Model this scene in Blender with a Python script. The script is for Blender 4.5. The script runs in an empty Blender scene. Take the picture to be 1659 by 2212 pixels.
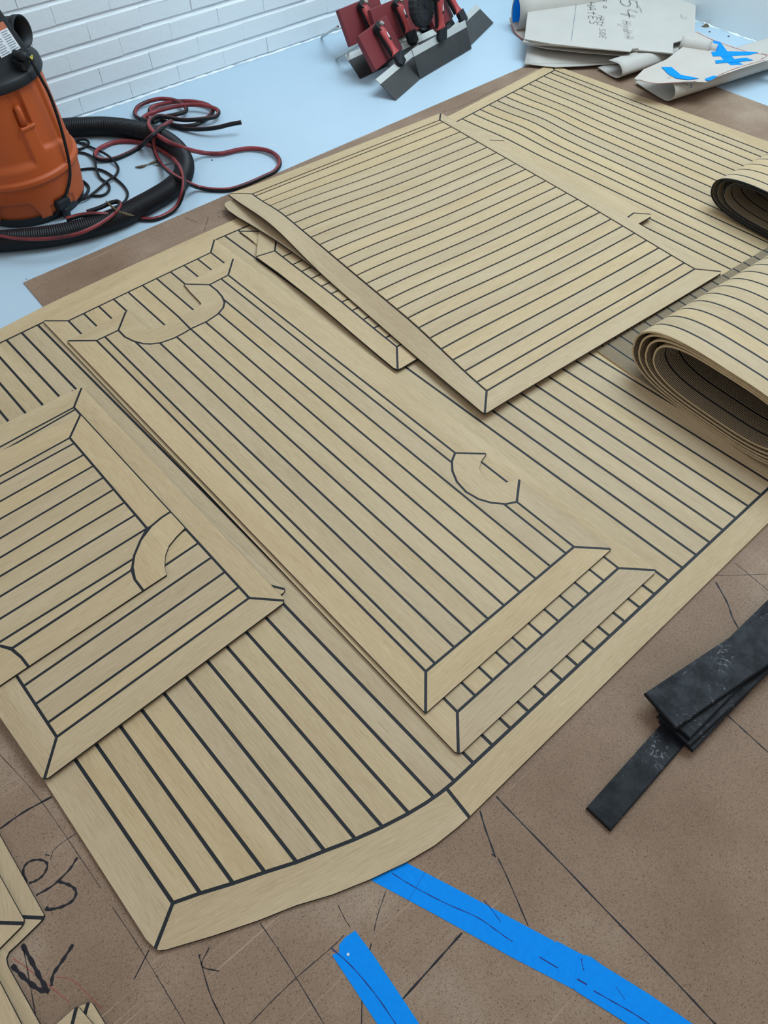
import bpy, bmesh, math, random
from math import sin, cos, pi, radians, sqrt, atan2, degrees
from mathutils import Vector, Matrix, noise
random.seed(7)
scene = bpy.context.scene
COL = scene.collection

# ------------------------------------------------------------------ camera
FPX, PITCH, ROLL, CAMH = 1650.8, radians(52.58), radians(-1.959), 1.43
W0, H0 = 1659.0, 2212.0
_f = Vector((0, cos(PITCH), -sin(PITCH))); _r0 = Vector((1, 0, 0)); _u0 = _r0.cross(_f)
_r = cos(ROLL)*_r0 + sin(ROLL)*_u0
_u = -sin(ROLL)*_r0 + cos(ROLL)*_u0
EYE = Vector((0, 0, CAMH))
cam_d = bpy.data.cameras.new('camera'); cam = bpy.data.objects.new('camera', cam_d); COL.objects.link(cam)
cam_d.sensor_fit = 'HORIZONTAL'; cam_d.sensor_width = 36.0; cam_d.lens = 36.0*FPX/W0
cam_d.clip_start = 0.02
cam.matrix_world = Matrix(((_r.x, _u.x, -_f.x, 0), (_r.y, _u.y, -_f.y, 0), (_r.z, _u.z, -_f.z, CAMH), (0, 0, 0, 1)))
scene.camera = cam

# ------------------------------------------------------------------ world, light, exposure
wd = bpy.data.worlds.new('world'); scene.world = wd; wd.use_nodes = True
bg = wd.node_tree.nodes['Background']
bg.inputs[0].default_value = (0.985, 0.965, 0.935, 1); bg.inputs[1].default_value = 0.50

def area(name, loc, target, sx, sy, power, col):
    l = bpy.data.lights.new(name, 'AREA'); l.shape = 'RECTANGLE'; l.size = sx; l.size_y = sy
    l.energy = power; l.color = col
    o = bpy.data.objects.new(name, l); COL.objects.link(o); o.location = loc
    o.rotation_euler = (Vector(target)-Vector(loc)).to_track_quat('-Z', 'Y').to_euler()
    return o
area('window_daylight', (1.35, 2.95, 3.0), (0.0, 1.75, 0.0), 2.4, 1.8, 120, (0.71, 0.895, 1.0))
area('warm_fill', (-0.3, 0.5, 3.0), (0.0, 0.9, 0.0), 1.2, 1.2, 4, (1.0, 0.95, 0.88))  # added weak warm fill brightening the near end; no real fitting behind it

vs = scene.view_settings
vs.view_transform = 'Standard'; vs.look = 'None'; vs.gamma = 1.0; vs.use_curve_mapping = False
vs.exposure = 0.0

# ------------------------------------------------------------------ measuring helpers (points of the place)
def ray(x, y):
    return (_f*FPX + _r*(x-W0/2) - _u*(y-H0/2)).normalized()
def G(x, y, z=0.0):
    d = ray(x, y); t = (z-CAMH)/d.z
    return EYE + d*t
def P2(pts, z):
    return [Vector(G(x, y, z)[:2]) for x, y in pts]
def isect(p, d, q, e):
    k = d.x*e.y-d.y*e.x; w = q-p
    return p + d*((w.x*e.y-w.y*e.x)/k)

def sstep(a, b, x):
    t = max(0, min(1, (x-a)/(b-a))); return t*t*(3-2*t)

# ------------------------------------------------------------------ materials
MATS = {}
class N:
    def __init__(s, name):
        m = bpy.data.materials.new(name); m.use_nodes = True; s.m = m; s.t = m.node_tree
        s.b = s.t.nodes['Principled BSDF']; MATS[name] = m
    def n(s, kind, **kw):
        x = s.t.nodes.new(kind)
        for k, v in kw.items():
            if k in x.inputs: x.inputs[k].default_value = v
            else: setattr(x, k, v)
        return x
    def l(s, a, b): s.t.links.new(a, b)
    def coord(s, scale=(1, 1, 1), out='Object', rot=(0, 0, 0)):
        c = s.n('ShaderNodeTexCoord'); mp = s.n('ShaderNodeMapping')
        mp.inputs['Scale'].default_value = scale; mp.inputs['Rotation'].default_value = rot
        s.l(c.outputs[out], mp.inputs['Vector']); return mp.outputs[0]
    def noise(s, vec, scale, detail=4, rough=0.55, dist=0.0):
        x = s.n('ShaderNodeTexNoise'); x.inputs['Scale'].default_value = scale
        x.inputs['Detail'].default_value = detail; x.inputs['Roughness'].default_value = rough
        x.inputs['Distortion'].default_value = dist
        if vec is not None: s.l(vec, x.inputs['Vector'])
        return x.outputs['Fac']
    def ramp(s, fac, stops):
        r = s.n('ShaderNodeValToRGB'); e = r.color_ramp.elements
        while len(e) < len(stops): e.new(0.5)
        for i, (p, c) in enumerate(stops):
            e[i].position = p; e[i].color = (c if len(c) == 4 else (*c, 1))
        s.l(fac, r.inputs[0]); return r.outputs[0]
    def mix(s, fac, a, b, mode='MIX'):
        x = s.n('ShaderNodeMix'); x.data_type = 'RGBA'; x.blend_type = mode
        if hasattr(fac, 'links'): s.l(fac, x.inputs[0])
        else: x.inputs[0].default_value = fac
        for v, i in ((a, 6), (b, 7)):
            if hasattr(v, 'links'): s.l(v, x.inputs[i])
            else: x.inputs[i].default_value = (*v, 1)
        return x.outputs[2]
    def math(s, op, a, b=0.0):
        x = s.n('ShaderNodeMath'); x.operation = op
        for v, i in ((a, 0), (b, 1)):
            if hasattr(v, 'links'): s.l(v, x.inputs[i])
            else: x.inputs[i].default_value = v
        return x.outputs[0]
    def bump(s, h, strength=0.2, dist=0.002):
        x = s.n('ShaderNodeBump'); x.inputs['Strength'].default_value = strength; x.inputs['Distance'].default_value = dist
        s.l(h, x.inputs['Height']); s.l(x.outputs[0], s.b.inputs['Normal'])
    def col(s, c):
        if hasattr(c, 'links'): s.l(c, s.b.inputs['Base Color'])
        else: s.b.inputs['Base Color'].default_value = (*c, 1)
    def set(s, rough=0.5, metal=0.0, spec=0.5):
        s.b.inputs['Roughness'].default_value = rough; s.b.inputs['Metallic'].default_value = metal
        s.b.inputs['Specular IOR Level'].default_value = spec

def plain(name, c, rough=0.5, metal=0.0, spec=0.5, mott=0.0, mscale=8.0):
    m = N(name)
    if mott:
        f = m.noise(m.coord(), mscale, 6, 0.65)
        m.col(m.mix(f, tuple(x*(1-mott) for x in c), tuple(min(1, x*(1+mott)) for x in c)))
    else: m.col(c)
    m.set(rough, metal, spec); return m.m

def wood_mat(name, tint=(1, 1, 1)):
    m = N(name)
    oi = m.n('ShaderNodeObjectInfo')
    add = m.n('ShaderNodeVectorMath'); add.operation = 'ADD'
    c = m.n('ShaderNodeTexCoord')
    sc = m.n('ShaderNodeVectorMath'); sc.operation = 'SCALE'
    cmb = m.n('ShaderNodeCombineXYZ'); m.l(oi.outputs['Random'], cmb.inputs[0]); m.l(oi.outputs['Random'], cmb.inputs[1])
    m.l(cmb.outputs[0], sc.inputs[0]); sc.inputs['Scale'].default_value = 37.0
    m.l(c.outputs['Object'], add.inputs[0]); m.l(sc.outputs[0], add.inputs[1])
    mp = m.n('ShaderNodeMapping'); mp.inputs['Scale'].default_value = (20, 330, 1); m.l(add.outputs[0], mp.inputs['Vector'])
    fine = m.noise(mp.outputs[0], 1.0, 5, 0.65, 0.3)
    mp2 = m.n('ShaderNodeMapping'); mp2.inputs['Scale'].default_value = (2.2, 15, 1); m.l(add.outputs[0], mp2.inputs['Vector'])
    broad = m.noise(mp2.outputs[0], 1.0, 3, 0.5, 0.5)
    mp3 = m.n('ShaderNodeMapping'); mp3.inputs['Scale'].default_value = (45, 420, 1); m.l(add.outputs[0], mp3.inputs['Vector'])
    fleck = m.noise(mp3.outputs[0], 1.0, 2, 0.5)
    t = lambda r, g, b: (r*tint[0]*0.985, g*tint[1]*0.935, b*tint[2]*0.94)
    a = m.ramp(fine, [(0.28, t(0.33, 0.255, 0.142)), (0.48, t(0.475, 0.382, 0.228)), (0.72, t(0.56, 0.465, 0.295))])
    b = m.ramp(broad, [(0.30, t(0.40, 0.305, 0.170)), (0.55, t(0.485, 0.392, 0.235)), (0.75, t(0.55, 0.455, 0.29))])
    x = m.mix(0.45, a, b)
    fl = m.ramp(fleck, [(0.60, (0, 0, 0)), (0.72, (1, 1, 1))])
    x = m.mix(m.math('MULTIPLY', fl, 0.35), x, t(0.66, 0.57, 0.40))
    v = m.n('ShaderNodeHueSaturation'); m.l(x, v.inputs['Color'])
    m.l(m.math('ADD', m.math('MULTIPLY', oi.outputs['Random'], 0.10), 0.95), v.inputs['Value'])
    m.l(m.math('ADD', m.math('MULTIPLY', oi.outputs['Random'], 0.12), 0.94), v.inputs['Saturation'])
    m.col(v.outputs[0]); m.set(0.62, 0, 0.32); m.bump(fine, 0.25, 0.0006)
    return m.m
WOOD = wood_mat('synthetic_teak')
WOODM = wood_mat('synthetic_teak_margin', (1.0, 0.995, 1.0))
CAULK = plain('black_caulking', (0.011, 0.015, 0.021), 0.6, 0, 0.3)

m = N('ribbed_underside')
v = m.coord()
sp = m.n('ShaderNodeSeparateXYZ'); m.l(v, sp.inputs[0])
wv = m.math('SINE', m.math('MULTIPLY', sp.outputs['Y'], 2*pi/0.0052))
f = m.noise(v, 14, 4)
base = m.mix(f, (0.34, 0.265, 0.175), (0.43, 0.34, 0.23))
groove = m.ramp(m.math('ADD', m.math('MULTIPLY', wv, 0.5), 0.5), [(0.12, (0.45, 0.45, 0.45)), (0.4, (1, 1, 1))])
m.col(m.mix(1.0, base, groove, 'MULTIPLY')); m.set(0.75, 0, 0.2); m.bump(wv, 1.0, 0.0012)
RIBBED = m.m

m = N('hardboard')
v = m.coord()
big = m.noise(v, 2.2, 5, 0.6)
c1 = m.ramp(big, [(0.3, (0.195, 0.128, 0.086)), (0.52, (0.275, 0.19, 0.136)), (0.72, (0.40, 0.31, 0.235))])
fib = m.noise(m.coord((1, 1, 1)), 420, 3, 0.7, 1.5)
c2 = m.mix(m.ramp(fib, [(0.36, (1, 1, 1)), (0.47, (0, 0, 0))]), c1, (0.085, 0.052, 0.034))
fib2 = m.noise(m.coord((1, 1, 1)), 300, 3, 0.7, 2.0)
c2 = m.mix(m.math('MULTIPLY', m.ramp(fib2, [(0.56, (0, 0, 0)), (0.68, (1, 1, 1))]), 0.75), c2, (0.36, 0.25, 0.17))
spk = m.noise(m.coord((1, 1, 1)), 90, 2, 0.6)
c3 = m.mix(m.ramp(spk, [(0.74, (0, 0, 0)), (0.79, (0.8, 0.8, 0.8))]), c2, (0.07, 0.045, 0.032))
for ang, sc in ((0.75, 1.0), (1.2, 0.8), (0.2, 1.3), (-0.6, 0.9)):       # pale knife scratches
    sv = m.coord((1.6*sc, 110*sc, 1), rot=(0, 0, ang))
    s = m.noise(sv, 1.0, 2, 0.5, 0.6)
    msk = m.noise(m.coord((1.4, 1.4, 1)), 1.7*sc, 3)
    k = m.math('MULTIPLY', m.ramp(s, [(0.69, (0, 0, 0)), (0.71, (1, 1, 1))]), m.ramp(msk, [(0.48, (0, 0, 0)), (0.62, (0.8, 0.8, 0.8))]))
    c3 = m.mix(k, c3, (0.40, 0.29, 0.21))
m.col(c3); m.set(0.6, 0, 0.15); m.bump(fib, 0.15, 0.0004)
HARD = m.m

m = N('painted_concrete')
v = m.coord()
a = m.noise(v, 1.6, 5, 0.6); b = m.noise(v, 28, 5, 0.65)
c1 = m.mix(a, (0.39, 0.525, 0.64), (0.465, 0.60, 0.71))
c2 = m.mix(m.math('MULTIPLY', m.ramp(b, [(0.58, (0, 0, 0)), (0.72, (1, 1, 1))]), 0.35), c1, (0.56, 0.66, 0.75))
sp = m.noise(v, 70, 2, 0.5)
c3 = m.mix(m.math('MULTIPLY', m.ramp(sp, [(0.76, (0, 0, 0)), (0.79, (1, 1, 1))]), 0.7), c2, (0.20, 0.22, 0.25))
m.col(c3); m.set(0.38, 0, 0.5); m.bump(b, 0.25, 0.0015)
FLOOR = m.m

m = N('white_wall_paint')
v = m.coord(out='Object')
a = m.noise(v, 6, 5, 0.6); b = m.noise(v, 60, 4, 0.6)
m.col(m.mix(a, (0.70, 0.79, 0.85), (0.80, 0.87, 0.91))); m.set(0.5, 0, 0.4)
m.bump(m.math('ADD', m.math('MULTIPLY', a, 2.0), b), 0.35, 0.003)
WALL = m.m
PLASTER = plain('white_plaster', (0.84, 0.93, 0.96), 0.55, 0, 0.3, 0.03, 5)
MORTAR = plain('painted_mortar', (0.66, 0.72, 0.78), 0.6, 0, 0.3, 0.1, 30)

ORANGE = plain('orange_plastic', (0.44, 0.085, 0.017), 0.5, 0, 0.4, 0.06, 4)
BLACKP = plain('black_plastic', (0.012, 0.015, 0.019), 0.5, 0, 0.28, 0.25, 12)
BLACKG = plain('black_hose_plastic', (0.006, 0.007, 0.010), 0.45, 0, 0.28)
CORD = plain('black_cord_rubber', (0.009, 0.010, 0.012), 0.5, 0, 0.25)
YELLOW = plain('yellow_sticker', (0.75, 0.62, 0.04), 0.5)
WHITEL = plain('white_sticker', (0.62, 0.66, 0.70), 0.5)
ORSTK = plain('orange_sticker', (0.42, 0.12, 0.06), 0.5)
GREYPR = plain('grey_print', (0.18, 0.22, 0.27), 0.6)
m = N('red_air_hose')
v = m.coord(); f = m.noise(v, 9, 5, 0.6)
m.col(m.ramp(f, [(0.30, (0.045, 0.012, 0.016)), (0.45, (0.18, 0.022, 0.028)), (0.62, (0.27, 0.040, 0.045))])); m.set(0.45, 0, 0.4)
REDH = m.m
RED = plain('red_paint', (0.17, 0.024, 0.030), 0.5, 0, 0.4, 0.12, 14)
REDHAND = plain('red_handle', (0.42, 0.060, 0.062), 0.45, 0, 0.4, 0.10, 20)
STEELD = plain('dark_blued_steel', (0.050, 0.053, 0.055), 0.45, 0.3, 0.5, 0.35, 18)
ALUM = plain('dull_aluminium', (0.50, 0.53, 0.52), 0.5, 0.25, 0.5, 0.10, 40)
CHROME = plain('bright_steel', (0.55, 0.53, 0.48), 0.25, 0.9, 0.5)
TYRE = plain('tyre_rubber', (0.013, 0.015, 0.019), 0.6, 0, 0.4, 0.2, 30)
m = N('kraft_paper')
v = m.coord(); f = m.noise(v, 7, 5, 0.6); g = m.noise(v, 160, 3, 0.6)
m.col(m.mix(f, (0.44, 0.425, 0.395), (0.54, 0.52, 0.485))); m.set(0.8, 0, 0.2); m.bump(g, 0.15, 0.001)
KRAFT = m.m
m = N('kraft_inside')
v = m.coord(); f = m.noise(v, 5, 5, 0.6)
m.col(m.mix(f, (0.45, 0.40, 0.35), (0.56, 0.535, 0.505))); m.set(0.8, 0, 0.2)
KRAFTB = m.m
m = N('blue_masking_tape')
v = m.coord(); f = m.noise(v, 90, 4, 0.6); g = m.noise(v, 9, 3)
m.col(m.mix(f, (0.002, 0.215, 0.76), (0.004, 0.29, 0.92))); m.set(0.65, 0, 0.08); m.bump(f, 0.25, 0.0008)
TAPE = m.m
INK = plain('black_marker_ink', (0.012, 0.012, 0.018), 0.6, 0, 0.3)
INKB = plain('blue_pen_ink', (0.012, 0.02, 0.16), 0.6, 0, 0.3)
INKF = plain('faded_pencil', (0.055, 0.038, 0.032), 0.6, 0, 0.3)
REDPEN = plain('red_crayon', (0.34, 0.06, 0.05), 0.6, 0, 0.3)
m = N('black_rubber_bar')
v = m.coord(); f = m.noise(v, 26, 6, 0.7); g = m.noise(v, 9, 4, 0.6)
k = m.math('MULTIPLY', m.ramp(f, [(0.52, (0, 0, 0)), (0.60, (1, 1, 1))]), m.ramp(g, [(0.50, (0, 0, 0)), (0.62, (1, 1, 1))]))
sv = m.noise(v, 60, 5, 0.75, 2.0)
k2 = m.math('MULTIPLY', m.ramp(sv, [(0.56, (0, 0, 0)), (0.62, (1, 1, 1))]), m.ramp(g, [(0.50, (0, 0, 0)), (0.62, (1, 1, 1))]))
cc = m.mix(m.math('MULTIPLY', k, 0.6), (0.007, 0.009, 0.013), (0.040, 0.048, 0.062))
m.col(m.mix(m.math('MULTIPLY', k2, 0.75), cc, (0.28, 0.30, 0.33)))
m.l(m.ramp(f, [(0.4, (0.42, 0.42, 0.42)), (0.65, (0.7, 0.7, 0.7))]), m.b.inputs['Roughness']); m.b.inputs['Specular IOR Level'].default_value = 0.2; m.bump(f, 0.2, 0.001)
BAR = m.m
TWIG = plain('dry_twig', (0.12, 0.09, 0.05), 0.8)

# ------------------------------------------------------------------ object helpers
def tag(o, label=None, cat=None, group=None, kind=None):
    if label: o['label'] = label
    if cat: o['category'] = cat
    if group: o['group'] = group
    if kind: o['kind'] = kind
    return o
def link(o, parent=None):
    COL.objects.link(o)
    if parent is not None: o.parent = parent
    return o
def empty(name, loc, label, cat, group=None):
    o = bpy.data.objects.new(name, None); o.empty_display_size = 0.05; COL.objects.link(o); o.location = loc
    return tag(o, label, cat, group)
def wmat(p):
    M = Matrix.Identity(4)
    while p is not None: M = p.matrix_basis @ M; p = p.parent
    return M
def mesh_obj(name, bm, mat, parent=None, smooth=False, loc=None, rotz=0.0):
    """bm holds coordinates local to loc/rotz (loc in world)."""
    me = bpy.data.meshes.new(name); bmesh.ops.recalc_face_normals(bm, faces=bm.faces[:]); bm.to_mesh(me); bm.free()
    for mm in (mat if isinstance(mat, (list, tuple)) else [mat]): me.materials.append(mm)
    if smooth:
        for p in me.polygons: p.use_smooth = True
    o = bpy.data.objects.new(name, me); link(o, parent)
    M = Matrix.Translation(Vector(loc if loc is not None else (0, 0, 0))) @ Matrix.Rotation(rotz, 4, 'Z')
    o.matrix_basis = wmat(parent).inverted() @ M if parent is not None else M
    return o
def world_obj(name, bm, mat, parent=None, smooth=False):
    """bm in world coordinates; origin set to the bounding centre at its base."""
    xs = [v.co for v in bm.verts]
    c = Vector(((min(v.x for v in xs)+max(v.x for v in xs))/2, (min(v.y for v in xs)+max(v.y for v in xs))/2, min(v.z for v in xs)))
    for v in bm.verts: v.co -= c
    return mesh_obj(name, bm, mat, parent, smooth, loc=c)

def area2(p): return 0.5*sum(p[i].x*p[(i+1) % len(p)].y-p[(i+1) % len(p)].x*p[i].y for i in range(len(p)))
def inset(poly, d):
    p = [Vector((q.x, q.y)) for q in poly]
    if area2(p) < 0: p.reverse()
    n = len(p); out = []
    for i in range(n):
        a, b, c = p[i-1], p[i], p[(i+1) % n]
        e1 = (b-a).normalized(); e2 = (c-b).normalized()
        n1 = Vector((-e1.y, e1.x)); n2 = Vector((-e2.y, e2.x))
        mv = n1+n2
        if mv.length < 1e-4: mv = n1
        mv.normalize(); k = max(0.35, mv.dot(n1)); out.append(b+mv*(d/k))
    return out

def earclip(poly):
    p = [(q.x, q.y) for q in poly]; n = len(p); idx = list(range(n)); tris = []
    if sum(p[i][0]*p[(i+1) % n][1]-p[(i+1) % n][0]*p[i][1] for i in range(n)) < 0: idx.reverse()
    cr = lambda a, b, c: (b[0]-a[0])*(c[1]-a[1])-(b[1]-a[1])*(c[0]-a[0])
    while len(idx) > 3:
        best = None
        for i in range(len(idx)):
            a, b, c = idx[i-1], idx[i], idx[(i+1) % len(idx)]
            ar = cr(p[a], p[b], p[c])
            if ar <= 1e-12: continue
            if any(cr(p[a], p[b], p[k]) > -1e-13 and cr(p[b], p[c], p[k]) > -1e-13 and cr(p[c], p[a], p[k]) > -1e-13 for k in idx if k not in (a, b, c)): continue
            la = max(math.dist(p[a], p[b]), math.dist(p[b], p[c]), math.dist(p[a], p[c])); q = ar/(la*la)
            if best is None or q > best[0]: best = (q, i)
        if best is None:
            i = min(range(len(idx)), key=lambda i: abs(cr(p[idx[i-1]], p[idx[i]], p[idx[(i+1) % len(idx)]]))); idx.pop(i); continue
        i = best[1]; tris.append((idx[i-1], idx[i], idx[(i+1) % len(idx)])); idx.pop(i)
    if len(idx) == 3: tris.append(tuple(idx))
    return tris
def prism(poly, ztop, th, ang=0.0, cuts=(), zf=None, step=0.05):
    """poly (world xy) -> bmesh in frame (centroid, ang); cuts: (point, normal) half planes to keep."""
    c = Vector((sum(q.x for q in poly)/len(poly), sum(q.y for q in poly)/len(poly)))
    bm = bmesh.new()
    vs_ = [bm.verts.new((q.x, q.y, 0)) for q in poly]
    for t3 in earclip(poly): bm.faces.new([vs_[i] for i in t3])
    for co, no in cuts:
        geom = bm.verts[:]+bm.edges[:]+bm.faces[:]
        bmesh.ops.bisect_plane(bm, geom=geom, dist=1e-6, plane_co=(co.x, co.y, 0), plane_no=(no.x, no.y, 0), clear_inner=True)
        if not bm.faces: bm.free(); return None, None
    xs = [v.co for v in bm.verts]
    c = Vector((sum(v.x for v in xs)/len(xs), sum(v.y for v in xs)/len(xs)))
    ca, sa = cos(ang), sin(ang)
    if zf is not None:
        for ax in ((ca, sa), (-sa, ca)):
            pr = [v.co.x*ax[0]+v.co.y*ax[1] for v in bm.verts]; lo, hi = min(pr), max(pr)
            k = int((hi-lo)/step)
            for i in range(1, k+1):
                s = lo+(hi-lo)*i/(k+1)
                bmesh.ops.bisect_plane(bm, geom=bm.verts[:]+bm.edges[:]+bm.faces[:], dist=1e-6, plane_co=(ax[0]*s, ax[1]*s, 0), plane_no=(ax[0], ax[1], 0))
    top = bm.faces[:]
    r = bmesh.ops.extrude_face_region(bm, geom=top, use_keep_orig=True)
    low = [g for g in r['geom'] if isinstance(g, bmesh.types.BMVert)]
    lows = set(low)
    for v in bm.verts:
        w = Vector((v.co.x, v.co.y))
        z = ztop + (zf(w) if zf else 0.0) - (th if v in lows else 0.0)
        d = w-c
        v.co = Vector((ca*d.x+sa*d.y, -sa*d.x+ca*d.y, z-ztop))
    return bm, c
def piece(name, poly, ztop, th, mat, parent, ang=0.0, cuts=(), zf=None, step=0.05):
    bm, c = prism(poly, ztop, th, ang, cuts, zf, step)
    if bm is None: return None
    return mesh_obj(name, bm, mat, parent, False, (c.x, c.y, ztop), ang)

GAP = 0.0029
def longest(poly):
    e = max(((poly[(i+1) % len(poly)]-poly[i]) for i in range(len(poly))), key=lambda v: v.length)
    return atan2(e.y, e.x)
def round_outer(poly, corners, r):
    """cut/round the given corner indices of a polygon with a short arc"""
    out = []
    n = len(poly)
    for i, b in enumerate(poly):
        if i in corners:
            a, c = poly[i-1], poly[(i+1) % n]
            p = b+(a-b).normalized()*r; q = b+(c-b).normalized()*r
            for t in (0, .33, .67, 1): out.append(p*(1-t)**2+b*2*t*(1-t)+q*t*t)
        else: out.append(b)
    return out
def deck_mat(name, label, z, th, outer, inner, margins, lines, group=None, zf=None, drop=0.0008, step=0.06, cat='decking mat', gap=GAP, angs=None):
    """outer/inner/margins in world xy; lines: list of (p,q) world segments = caulk lines between planks."""
    c = sum(outer, Vector((0, 0)))/len(outer)
    root = empty(name, (c.x, c.y, z-th), label, cat, group)
    if area2(outer) < 0: outer = outer[::-1]
    piece('caulking', inset(outer, gap*0.9), z-(drop if zf else 0.0003), th-drop-0.0002, CAULK, root, 0, (), zf, step)
    for i, mp in enumerate(margins):
        ang = angs[i] if angs and angs[i] is not None else longest(mp)
        piece('margin_board', inset(mp, gap), z, th, WOODM, root, ang, (), zf, step)
    if inner is None: return root
    inn = inset(inner, gap)
    segs = list(lines)
    if segs:
        d0 = (segs[0][1]-segs[0][0]).normalized()
        nrm0 = Vector((-d0.y, d0.x))
        if (segs[-1][0]-segs[0][0]).dot(nrm0) < 0: nrm0 = -nrm0
    for i in range(len(segs)+1):
        cuts = []
        if i > 0:
            p, q = segs[i-1]; d = (q-p).normalized(); nn = Vector((-d.y, d.x)); nn = nn if nn.dot(nrm0) > 0 else -nn
            cuts.append((p+nn*gap, nn))
        if i < len(segs):
            p, q = segs[i]; d = (q-p).normalized(); nn = Vector((-d.y, d.x)); nn = nn if nn.dot(nrm0) < 0 else -nn
            cuts.append((p+nn*gap, nn))
        if segs: s = segs[min(i, len(segs)-1)]; e = s[1]-s[0]
        else: a_ = longest(inner); e = Vector((cos(a_), sin(a_)))
        piece('plank', inn, z, th, WOOD, root, atan2(e.y, e.x), cuts, zf, step)
    return root
def spread(a0, a1, b0, b1, ts):
    return [(a0.lerp(a1, t), b0.lerp(b1, t)) for t in ts]

def box_bm(bm, M, x0, x1, y0, y1, z0, z1):
    vs_ = [bm.verts.new(M @ Vector(p)) for p in ((x0, y0, z0), (x1, y0, z0), (x1, y1, z0), (x0, y1, z0), (x0, y0, z1), (x1, y0, z1), (x1, y1, z1), (x0, y1, z1))]
    for f in ((0, 1, 2, 3), (4, 5, 6, 7), (0, 1, 5, 4), (1, 2, 6, 5), (2, 3, 7, 6), (3, 0, 4, 7)): bm.faces.new([vs_[i] for i in f])
    return vs_
def bevel_all(bm, w, seg=2):
    bmesh.ops.bevel(bm, geom=bm.edges[:], offset=w, segments=seg, profile=0.5, affect='EDGES')
def catmull(pts, n=8, closed=False):
    out = []; m_ = len(pts)
    rng = range(m_ if closed else m_-1)
    for i in rng:
        p1, p2 = pts[i], pts[(i+1) % m_]
        p0 = pts[i-1] if (i > 0 or closed) else p1*2-p2
        p3 = pts[(i+2) % m_] if (i+2 < m_ or closed) else p2*2-p1
        for k in range(n):
            t = k/n
            out.append(0.5*((2*p1)+(p2-p0)*t+(2*p0-5*p1+4*p2-p3)*t*t+(3*p1-p0-3*p2+p3)*t**3))
    if not closed: out.append(pts[-1].copy())
    return out
def tube_bm(bm, path, rad, seg=12, cap=True, stripe=None):
    rings = []; up = Vector((0, 0, 1)); prev = None
    for i, p in enumerate(path):
        t = (path[min(i+1, len(path)-1)]-path[max(i-1, 0)])
        if t.length < 1e-9: t = Vector((1, 0, 0))
        t.normalize()
        if prev is None:
            s = t.cross(up)
            if s.length < 0.1: s = t.cross(Vector((1, 0, 0)))
        else: s = prev-t*prev.dot(t)
        s.normalize(); prev = s; w = t.cross(s)
        r = rad(i) if callable(rad) else rad
        rings.append([bm.verts.new(p+(s*cos(2*pi*k/seg)+w*sin(2*pi*k/seg))*r) for k in range(seg)])
    for a, b in zip(rings, rings[1:]):
        for k in range(seg):
            f_ = bm.faces.new((a[k], a[(k+1) % seg], b[(k+1) % seg], b[k]))
            if stripe and k in stripe: f_.material_index = 1
    if cap: bm.faces.new(rings[0]); bm.faces.new(rings[-1][::-1])
def resample(path, step):
    out = [path[0].copy()]; acc = 0.0
    for a, b in zip(path, path[1:]):
        L = (b-a).length
        if L < 1e-9: continue
        d = step-acc
        while d <= L: out.append(a.lerp(b, d/L)); d += step
        acc = (acc+L) % step if False else L-(d-step)
    return out
def ribbon_bm(bm, pts, w, th=0.0002):
    """flat inked stroke lying in the plane of pts (world 3d, horizontal)"""
    n = len(pts); L = []
    for i, p in enumerate(pts):
        t = pts[min(i+1, n-1)]-pts[max(i-1, 0)]; t.z = 0
        if t.length < 1e-9: t = Vector((1, 0, 0))
        t.normalize(); s = Vector((-t.y, t.x, 0)); ww = w*(0.75+0.25*sin(i*1.7)) if n > 2 else w
        L.append((bm.verts.new(p+s*ww/2), bm.verts.new(p-s*ww/2)))
    for a, b in zip(L, L[1:]): bm.faces.new((a[0], a[1], b[1], b[0]))
def strokes(name, stroke_list, z, mat, parent, w=0.003, smooth=True):
    joined = name == 'handwriting'
    bm = bmesh.new(); o = None
    for st in stroke_list:
        ww = w
        if isinstance(st[0], (int, float)): ww, st = st[0], st[1]
        pts = [G(x, y, z) for x, y in st]
        if smooth and len(pts) > 2: pts = catmull(pts, 5)
        ribbon_bm(bm, pts, ww)
        if not joined: o = world_obj(name, bm, mat, parent); bm = bmesh.new()
    if joined: o = world_obj(name, bm, mat, parent); o['kind'] = 'stuff'
    return o

# ================================================================== THE SETTING
bm = bmesh.new()
box_bm(bm, Matrix.Identity(4), -3.0, 3.4, -1.2, 6.2, -0.08, 0.0)
fl = mesh_obj('floor', bm, FLOOR); tag(fl, 'pale blue-grey painted concrete floor', None, None, 'structure')

wl0 = G(244.7, 230); wl1 = G(700, 78); wdir = (wl1-wl0).normalized(); wn = Vector((wdir.y, -wdir.x, 0))   # wn faces the room
WM = Matrix(((wdir.x, -wn.x, 0, wl0.x), (wdir.y, -wn.y, 0, wl0.y), (0, 0, 1, 0), (0, 0, 0, 1)))            # local x along wall, y into wall
wr0 = G(1504.5, 46); wr1 = G(1657.5, 99); rdir = (wr1-wr0).normalized(); rn = Vector((rdir.y, -rdir.x, 0))
if rn.dot(Vector((-1, -1, 0))) < 0: rn = -rn
cor = isect(Vector(wl0[:2]), Vector(wdir[:2]), Vector(wr0[:2]), Vector(rdir[:2]))
wl_len = (cor-Vector(wl0[:2])).length
bm = bmesh.new(); box_bm(bm, Matrix.Identity(4), -1.9, wl_len, 0.0080, 0.16, 0.0, 1.3)
wall_l = mesh_obj('wall_left', bm, MORTAR); wall_l.matrix_world = WM
tag(wall_l, 'white painted brick wall behind the vacuum', None, None, 'structure')
BL, BP, BHT = 0.2165, 0.0785, 0.061       # brick length pitch, course pitch, brick height
brick_meshes = []
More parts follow.
